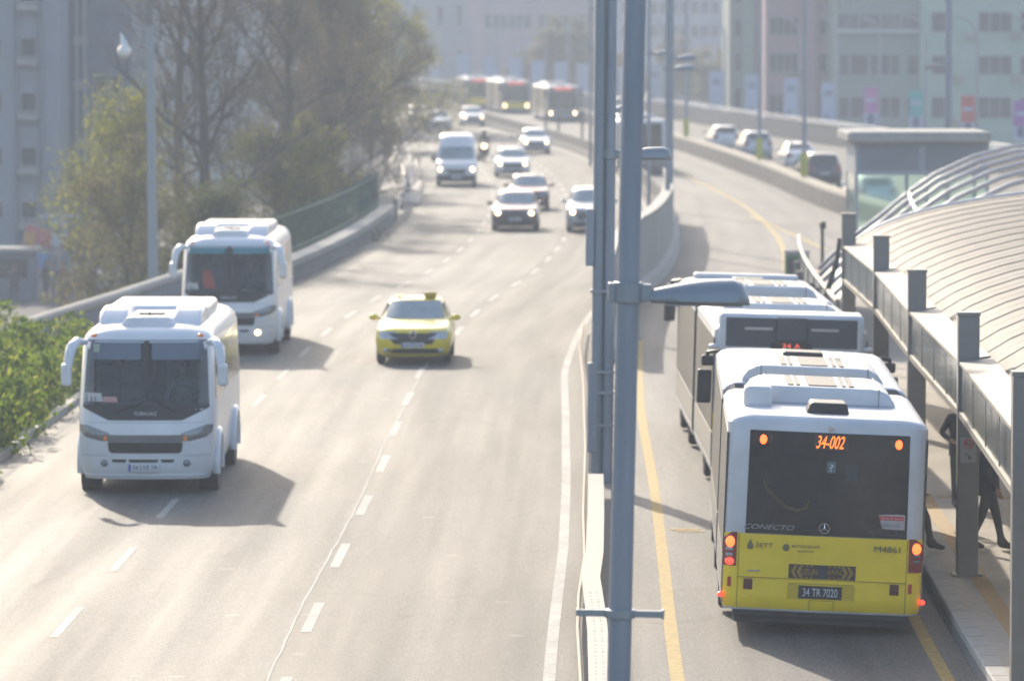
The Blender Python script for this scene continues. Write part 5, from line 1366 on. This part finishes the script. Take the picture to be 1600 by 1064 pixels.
m_bpale = mat('render_pale_blue', (.36, .42, .48), .85, var=.05, scale=.3)
Yb = 365
rowsy = [(20, 50), (88, 116), (152, 184)]; rowsup = [(-50, -20), (-118, -88), (-186, -156)]
building('pale green apartment block at the right edge with dark wide windows', wx(1437, Yb), wx(1660, Yb), Yb, 14, -5, 24, m_bgreen,
         W_([(1455, 1486, 0), (1528, 1579, 2), (1594, 1640, 1)], rowsy + rowsup, Yb))
bg_ = [o for o in COL.objects if o.get('label', '').startswith('pale green apartment block')][0]
for px, py in ((1497, 122), (1587, 55), (1497, 190), (1587, 124), (1515, 57)):
    b = MB(); b.box((wx(px, Yb) - bg_.location.x, -7.3, wz(py, Yb) + 5), (.8, .5, .55)); b.build('air_conditioner', m_conc_l, bg_, bevel=.03)
building('grey green apartment block with a glazed balcony row, left of the pale green one', wx(1307, Yb), wx(1437, Yb), Yb + .8, 13, -5, 24, m_bgreen2,
         W_([(1312, 1326, 0), (1330, 1356, 0), (1360, 1372, 0), (1376, 1406, 1), (1418, 1434, 0)], [(86, 117), (152, 184)], Yb) + W_([(1310, 1340, 4), (1344, 1374, 4), (1378, 1406, 4), (1410, 1434, 3)], [(22, 46), (-50, -22)], Yb),
         slabs=[(wx(1305, Yb), wx(1438, Yb), wz(52, Yb), wz(47, Yb), .6, mat('render_pale', (.45, .5, .5), .8))])
building('mauve pink apartment block with a broad vertical pier', wx(1195, Yb+12), wx(1306, Yb+12), Yb + 12, 13, -5, 26, m_bpink,
         W_([(1202, 1246, 3), (1280, 1304, 1)], [(28, 54), (84, 112), (148, 182), (-40, -14), (-104, -78)], Yb+12), slabs=[(wx(1253, Yb+12), wx(1274, Yb+12), -5, 26, .5, m_bpink2)])
building('narrow green glazed building left of the mauve block', wx(1139, Yb+25), wx(1193, Yb+25), Yb + 25, 13, -5, 27, mat('render_grey', (.26, .30, .30), .8, var=.06),
         W_([(1148, 1156, 0), (1182, 1188, 0)], [(30, 58), (84, 112), (138, 166), (-26, 4)], Yb+25), slabs=[(wx(1160, Yb+25), wx(1178, Yb+25), wz(200, Yb+25), 26, .35, m_bmint)])
Yc = 640
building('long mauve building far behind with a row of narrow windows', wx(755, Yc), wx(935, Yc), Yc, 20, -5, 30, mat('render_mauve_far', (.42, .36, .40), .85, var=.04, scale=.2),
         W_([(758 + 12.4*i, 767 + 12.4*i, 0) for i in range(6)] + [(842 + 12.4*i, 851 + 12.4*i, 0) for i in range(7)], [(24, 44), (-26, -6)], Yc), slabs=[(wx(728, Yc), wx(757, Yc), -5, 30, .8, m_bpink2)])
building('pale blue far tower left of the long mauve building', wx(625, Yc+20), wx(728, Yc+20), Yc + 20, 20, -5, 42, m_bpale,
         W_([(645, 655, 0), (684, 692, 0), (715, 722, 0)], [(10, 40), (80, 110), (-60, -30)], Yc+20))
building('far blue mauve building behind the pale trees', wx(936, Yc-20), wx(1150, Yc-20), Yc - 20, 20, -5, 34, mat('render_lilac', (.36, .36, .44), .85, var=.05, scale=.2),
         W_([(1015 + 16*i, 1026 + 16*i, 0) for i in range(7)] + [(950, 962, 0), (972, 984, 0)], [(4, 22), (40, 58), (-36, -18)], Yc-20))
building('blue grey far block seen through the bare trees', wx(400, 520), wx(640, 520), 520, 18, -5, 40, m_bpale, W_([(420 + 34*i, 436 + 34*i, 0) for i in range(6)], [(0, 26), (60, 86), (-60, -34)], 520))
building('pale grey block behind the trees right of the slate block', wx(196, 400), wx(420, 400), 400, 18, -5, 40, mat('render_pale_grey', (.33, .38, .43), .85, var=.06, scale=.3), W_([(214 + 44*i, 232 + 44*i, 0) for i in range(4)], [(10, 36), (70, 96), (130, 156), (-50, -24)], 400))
Yl = 262
building('slate blue block with twin white downpipes on the left', wx(92, Yl+6), wx(208, Yl+6), Yl + 6, 14, -5, 30, m_bgrey2, W_([(150, 166, 0), (176, 190, 0)], [(120, 146), (205, 231), (-50, -24)], Yl+6),
         slabs=[(wx(119, Yl+6), wx(124, Yl+6), wz(300, Yl+6), 30, .25, m_kerb), (wx(131, Yl+6), wx(136, Yl+6), wz(300, Yl+6), 30, .25, m_kerb), (wx(117, Yl+6), wx(139, Yl+6), wz(70, Yl+6), wz(58, Yl+6), .3, m_kerb), (wx(117, Yl+6), wx(139, Yl+6), wz(140, Yl+6), wz(126, Yl+6), .3, m_kerb)])
building('grey apartment block at the left edge with a stack of balconies', wx(-120, Yl), wx(94, Yl), Yl, 16, -5, 30, m_bgrey, W_([(-24, 3, 0), (34, 57, 0)], [(60, 88), (145, 173), (230, 258), (315, 340), (-26, 2)], Yl),
         slabs=[(wx(30, Yl), wx(62, Yl), wz(102 + 85*k, Yl), wz(92 + 85*k, Yl), .9, m_conc_l) for k in range(-1, 4)] + [(wx(62, Yl), wx(66, Yl), -5, 30, .3, m_bgrey2), (wx(24, Yl), wx(28, Yl), -5, 30, .3, m_bgrey2)])
# lower street: signs, awning, parked cars
def wallsign(nm, label, x0, x1, y0, y1, Y, m, m2=None, yfrac=.5):
    t = thing(nm, label, 'sign', (wx((x0+x1)/2, Y), Y, wz(y1, Y)), 0, 'shop signs on the lower street')
    w2 = (wx(x1, Y) - wx(x0, Y))/2; hh = wz(y0, Y) - wz(y1, Y)
    b = MB(); b.bx(-w2, w2, -.1, .1, 0, hh); b.build('panel', m, t, bevel=.02)
    if m2: b = MB(); b.bx(-w2*.92, w2*.92, -.125, -.102, hh*yfrac, hh*.95); b.build('face', m2, t)
    b = MB(); b.tube([(0, 0, -(wz(y1, Y) + 5)), (0, 0, 0)], .06, 8); b.build('sign_post', m_pole, t)
wallsign('street_sign', 'orange two panel sign on the lower street', 37, 53, 362, 400, 244, mat('sign_orange', (.5, .22, .06), .6, var=.2), mat('sign_orange2', (.55, .28, .07), .6))
wallsign('street_sign', 'white sign with blue top on the lower street', 80, 104, 346, 384, 240, mat('sign_white', (.5, .56, .62), .6), mat('sign_blue', (.12, .25, .45), .6), .55)
wallsign('street_sign', 'small blue sign below the orange sign', 57, 72, 396, 418, 236, mat('sign_blue2', (.08, .22, .5), .6))
t = thing('shop_awning', 'faded red shop awning on the lower street', 'awning', (wx(62, 246), 246, -5))
b = MB(); b.add([(-.7, -.8, 2.0), (.7, -.8, 1.4), (.7, .6, 2.2), (-.7, .6, 2.6), (-.7, -.8, 2.06), (.7, -.8, 1.46), (.7, .6, 2.26), (-.7, .6, 2.66)], [(0,3,2,1),(4,5,6,7),(0,1,5,4),(1,2,6,5),(2,3,7,6),(3,0,4,7)]); b.build('canopy', mat('awning_red', (.35, .07, .07), .8), t)
for x in (-.65, .65): b = MB(); b.tube([(x, -.75, 0), (x, -.75, 1.45)], .04, 6); b.build('post', m_pole, t)
car('car', 'white car parked on the lower street below the ramp wall', pt_white, -18.7, 231, 'hatch', R(6), 'clear', group='cars on the lower street', ground=-5, txt='34 AB 12')
car('car', 'silver car parked on the lower street beside the shop', pt_silver, -24.6, 222, 'sedan', R(50), 'clear', group='cars on the lower street', ground=-5, txt='34 AB 77')
car('car', 'dark car parked on the lower street at the left edge', pt_dark, -27.0, 232, 'sedan', R(20), 'clear', group='cars on the lower street', ground=-5, txt='34 MV 40')
for px, py, rz, jk, lab in ((98, 470, 20, ('rust', (.16, .07, .045)), 'pedestrian in a rust coloured coat on the lower street under the blue topped sign'), (73, 466, -30, ('grey', (.10, .10, .11)), 'pedestrian in a grey coat on the lower street left of the rust coloured one'),
                            (117, 462, 60, ('cream', (.34, .31, .27)), 'pedestrian in a cream coat on the lower street close to the olive tree'), (22, 474, 10, ('navy', (.04, .048, .072)), 'pedestrian in a navy coat on the lower street at the left edge')):
    p = gp(px, py, -5); person(lab, p.x, p.y, -5, R(rz), {'leg_l': (0, -.1, -.15), 'leg_r': (0, .06, .16)}, jk, DGR, SHB, group='pedestrians on the lower street')
p = gp(14, 470, -5)
t = thing('street_kiosk', 'grey street kiosk with a flat roof on the lower street at the left edge', 'kiosk', (p.x, p.y + 1.5, -5))
b = MB(); b.bx(-1.1, 1.1, -1, 1, 0, 2.2); b.build('kiosk_body', m_bgrey2, t, bevel=.03)
b = MB(); b.bx(-1.3, 1.3, -1.3, 1.2, 2.2, 2.4); b.build('roof', m_conc_l, t, bevel=.02)
b = MB(); b.bx(-.8, .8, -1.03, -1.002, 1.0, 1.9); b.build('hatch', m_glass, t)
t = thing('market_stall', 'small street stall with a pale canopy by the slate block', 'stall', (wx(92, 250), 250, -5))
b = MB(); b.box((0, 0, 2.9), (2.0, 1.6, .12)); b.build('canopy', m_ban, t)
for sx in (-.9, .9):
    for sy in (-.7, .7): b = MB(); b.tube([(sx, sy, 0), (sx, sy, 2.85)], .035, 6); b.build('leg', m_pole, t)
b = MB(); b.box((0, .1, .5), (1.7, 1.0, 1.0)); b.build('counter', m_bgrey2, t, bevel=.03)

# ------------------------------------------------------------------ trees and shrubs
def leafcard(b, p, s, rnd):
    n = Vector((rnd.uniform(-1, 1), rnd.uniform(-1, 1), rnd.uniform(-.4, 1))).normalized(); a = n.orthogonal().normalized(); c = n.cross(a)
    q = rnd.uniform(0, 6.28); a, c = a*math.cos(q) + c*math.sin(q), c*math.cos(q) - a*math.sin(q)
    k = rnd.uniform(.35, .6)
    b.add([p - a*s, p + c*s*k, p + a*s, p - c*s*k], [(0, 1, 2, 3)])
def tree(label, X, Y, z0, hgt, spread, seed, leaves, leafm, leafm2, twigm, limbs=11, lean=(0, 0), nm='bare_tree', group='trees beside the highway', leaf=.09, first=.22, lo=0., density=1.):
    rnd = random.Random(seed)
    t = thing(nm, label, 'tree', (X, Y, z0), 0, group)
    bt = MB(); bc = MB()
    trunk = [Vector((lean[0]*u*hgt + .12*math.sin(u*7 + seed)*u, lean[1]*u*hgt, u*hgt*.92)) for u in [i/9 for i in range(10)]]
    r0 = hgt*.019
    bt.tube(trunk, [r0*(1 - .9*(i/9)) + .012 for i in range(10)], 8)
    tips = []
    def grow(p, d, ln, r, lvl):
        n = 4; pts = [p]; q = p.copy(); dd = d.copy()
        for i in range(n):
            dd = (dd + Vector((rnd.gauss(0, .13), rnd.gauss(0, .13), rnd.gauss(.05, .09)))).normalized()
            q = q + dd*ln/n; pts.append(q.copy())
        tgt = bt if lvl == 0 else bc
        tgt.tube(pts, [r*(1 - .72*i/n) for i in range(n+1)], 5 if lvl == 0 else 3, cap=False)
        if lvl >= 3:
            tips.append(pts[-1]); tips.append(pts[2]); return
        kids = {0: 7, 1: 6, 2: 5}[lvl]
        kids = max(2, int(kids * density + .5))
        for k in range(kids):
            u = rnd.uniform(.25, 1.0) if k else 1.0
            i = min(n-1, int(u*n)); base = pts[i].lerp(pts[i+1], u*n - i) if u < 1 else pts[-1]
            ax = Vector((rnd.gauss(0, 1), rnd.gauss(0, 1), rnd.gauss(.25, .6))).normalized()
            nd = (dd*.75 + ax*.72).normalized()
            grow(base, nd, ln*rnd.uniform(.42, .62), r*.42, lvl+1)
    for k in range(limbs):
        u = lerp(first, .96, (k + rnd.random()*.6)/limbs); i = min(8, int(u*9)); p = trunk[i].lerp(trunk[i+1], u*9 - i)
        az = k*2.4 + rnd.uniform(-.5, .5); el = lerp(.25, 1.1, u) + rnd.uniform(-.12, .15)
        d = Vector((math.cos(az)*math.cos(el), math.sin(az)*math.cos(el), math.sin(el)))
        grow(p, d, spread*lerp(1.0, .42, u**1.6)*rnd.uniform(.8, 1.1), r0*lerp(.42, .2, u), 0)
    bt.build('trunk', twigm, t, sm=60, recalc=False)
    bc.mi = [0]*len(bc.f)
    keep = [p for p in tips]
    for p in keep:
        for k in range(leaves):
            bc.cur = 1 if rnd.random() < .6 else 2
            o_ = Vector((rnd.gauss(0, .22), rnd.gauss(0, .22), rnd.gauss(0, .2)))
            leafcard(bc, p + o_, leaf*rnd.uniform(.6, 1.3), rnd)
    bc.build('crown', [twigm, leafm, leafm2], t, recalc=False)
    return t
def leafmat(name, col):
    m = mat(name, col, .65, var=.3, scale=2, spec=.25)
    N = m.node_tree.nodes; L = m.node_tree.links; p = N['Principled BSDF']; o = [n for n in N if n.type == 'OUTPUT_MATERIAL'][0]
    tr = N.new('ShaderNodeBsdfTranslucent'); tr.inputs[0].default_value = (min(1, col[0]*1.25), min(1, col[1]*1.3), col[2]*1.1, 1)
    mx = N.new('ShaderNodeMixShader'); mx.inputs[0].default_value = .45
    L.new(p.outputs[0], mx.inputs[1]); L.new(tr.outputs[0], mx.inputs[2]); L.new(mx.outputs[0], o.inputs[0])
    return m
m_bark = mat('bark_grey', (.09, .078, .07), .9, var=.25, scale=5)
m_lf1 = leafmat('leaf_olive', (0.155, 0.165, 0.04)); m_lf2 = leafmat('leaf_brown_grey', (0.14, 0.11, 0.08))
m_lf3 = leafmat('leaf_yellow', (0.27, 0.25, 0.04)); m_lf4 = leafmat('leaf_grey', (0.105, 0.095, 0.085))
m_lf5 = leafmat('leaf_green', (0.05, 0.085, 0.02))
tree('tall bare branched tree with the clear dark trunk behind the minibuses', -10.6, 168, -5, 17, 4.8, 11, 1, m_lf2, m_lf4, m_bark, 14, first=.36, leaf=.045)
tree('olive leaved tree left of the tall bare tree', -13.6, 176, -5, 9.4, 3.6, 23, 2, m_lf1, m_lf3, m_bark, 12, first=.3, lean=(-.02, 0), leaf=.07)
tree('grey brown tree right of the tall bare tree', -8.4, 186, -5, 15.0, 4.6, 31, 2, m_lf4, m_lf2, m_bark, 15, first=.3, leaf=.06)
tree('dense grey twigged tree above the green bar fence', -7.6, 204, -5, 15.4, 4.6, 47, 3, m_lf4, m_lf2, m_bark, 15, first=.34, leaf=.065)
tree('tree with sparse yellow leaves near the road edge', -8.2, 226, -5, 14.2, 4.0, 53, 3, m_lf4, m_lf3, m_bark, 13, first=.38, leaf=.075)
tree('low yellow green tree at the end of the green fence', -7.9, 193, -5, 8.2, 2.3, 59, 5, m_lf3, m_lf1, m_bark, 10, first=.4, leaf=.08)
tree('low olive tree behind the parapet beside the second minibus', -9.6, 160, -5, 6.6, 2.6, 67, 3, m_lf1, m_lf4, m_bark, 11, first=.25, leaf=.07)
tree('brownish shrub like tree behind the left lamp post', -12.6, 160, -5, 7.6, 3.2, 71, 2, m_lf2, m_lf1, m_bark, 12, first=.22, leaf=.07)
tree('low olive brown tree behind the middle of the green fence', -8.4, 176, -5, 8.2, 3.0, 73, 3, m_lf1, m_lf2, m_bark, 11, first=.3, leaf=.07)
tree('bare slender tree rising at the top left between blocks and lamp post', -13.0, 192, -5, 17.5, 3.4, 83, 1, m_lf4, m_lf2, m_bark, 11, first=.4, leaf=.045)
tree('far grey tree hugging the bend of the highway', -9.6, 262, -5, 15.0, 4.6, 89, 3, m_lf4, m_lf2, m_bark, 14, first=.3, leaf=.075)
tree('far olive tree at the bend, edge of the tree row', -7.4, 300, -5, 13.6, 4.0, 97, 4, m_lf3, m_lf2, m_bark, 12, first=.42, leaf=.08)
# pale trees far behind the buses
m_lf6 = leafmat('leaf_pale_ochre', (0.22, 0.19, 0.1))
tb = tree('far pale ochre tree behind the grey fronted bus', 6.0, 520, -5, 11.4, 4.6, 101, 6, m_lf6, m_lf2, m_bark, 11, first=.25, group='far pale trees behind the busway', leaf=.2, density=.75)
for X, Y, sc_, rz, lab in ((11, 505, .9, 1.2, 'far pale ochre tree just right of the main lamp posts'), (16.5, 498, 1.05, 2.5, 'far pale ochre tree left of the green glazed building'), (2.0, 545, .9, 3.7, 'far pale ochre tree behind the yellow fronted buses'), (20.5, 470, .95, 5.1, 'far pale ochre tree touching the green glazed building')):
    c = copy_tree(tb); c.location = (X, Y, -5); c.rotation_euler.z = rz; c.scale = (sc_*.86, sc_*.86, sc_*.80); c['label'] = lab
# hedge on the left verge
def hedge():
    rnd = random.Random(5)
    t = thing('hedge', 'bright green leafy hedge on the left verge beside the front minibus', 'hedge', (-11, 97, -.6))
    b = MB(); stems = MB()
    for k in range(210):
        y = rnd.uniform(76, 111); edge = -9.0 - .004*abs(y - 95) + .18*math.sin(y*1.3)
        x = edge - abs(rnd.gauss(0, 1.3)) - .25; hh = rnd.uniform(.75, 1.45) + .22*math.sin(y*.9) + .12*math.sin(x*2.1 + y) + .10*min(2.2, edge - x) + .32
        if rnd.random() < .12: hh += rnd.uniform(.15, .45)
        stems.tube([(x + 11, y - 97, 0), (x + 11 + rnd.gauss(0, .1), y - 97, hh*.9)], [.02, .006], 4, cap=False)
        for j in range(230):
            u = rnd.random(); th = rnd.uniform(0, 6.28); rr_ = .55*math.sqrt(rnd.random())*math.sin(math.pi*(.15 + .8*u))**.6
            b.cur = 0 if rnd.random() < .55 else (1 if rnd.random() < .7 else 2)
            leafcard(b, Vector((x + 11 + rr_*math.cos(th), y - 97 + rr_*math.sin(th), .05 + hh*u)), rnd.uniform(.035, .10), rnd)
    b.build('foliage', [leafmat('hedge_leaf', (0.15, 0.205, 0.03)), leafmat('hedge_leaf_dark', (0.04, 0.07, 0.02)), leafmat('hedge_leaf_yellow', (0.27, 0.27, 0.06))], t, recalc=False)
    stems.tube([(1.8, -19, .02), (1.2, 0, .02), (.8, 25, .02)], .03, 4); stems.build('stem', m_bark, t, recalc=False)
hedge()
vb = MB()
vb.grid([[(M(y) - 24, y, -4.2), (M(y) - 18.5, y, -2.1), (M(y) - 15.5, y, -1.05), (M(y) - 13.2, y, -.42), (M(y) - 10.85, y, .02)] for y in range(20, 116, 4)])
struct(vb.build('verge', mat('dry_verge', (.13, .105, .07), .9, var=.35, scale=3, var2=.2)))
kb2 = MB(); kb2.sweep([(-10.9, 0), (-10.9, .12), (-10.72, .12), (-10.70, 0)], [(M(y), y) for y in range(20, 120, 4)]); struct(kb2.build('verge_kerb', m_conc))

# ------------------------------------------------------------------ haze
hz = MB(); hz.bx(-160, 160, -15, 1200, -6, 48)
ho = hz.build('haze', mat('haze_air', (1, 1, 1)))
ho['kind'] = 'stuff'
hm = bpy.data.materials.new('haze_volume'); hm.use_nodes = True; hm.node_tree.nodes.clear()
out = hm.node_tree.nodes.new('ShaderNodeOutputMaterial'); pv = hm.node_tree.nodes.new('ShaderNodeVolumePrincipled')
pv.inputs['Color'].default_value = (.57, .625, .70, 1); pv.inputs['Density'].default_value = .0012; pv.inputs['Anisotropy'].default_value = 0.
hm.node_tree.links.new(pv.outputs[0], out.inputs['Volume'])
ho.data.materials.clear(); ho.data.materials.append(hm)
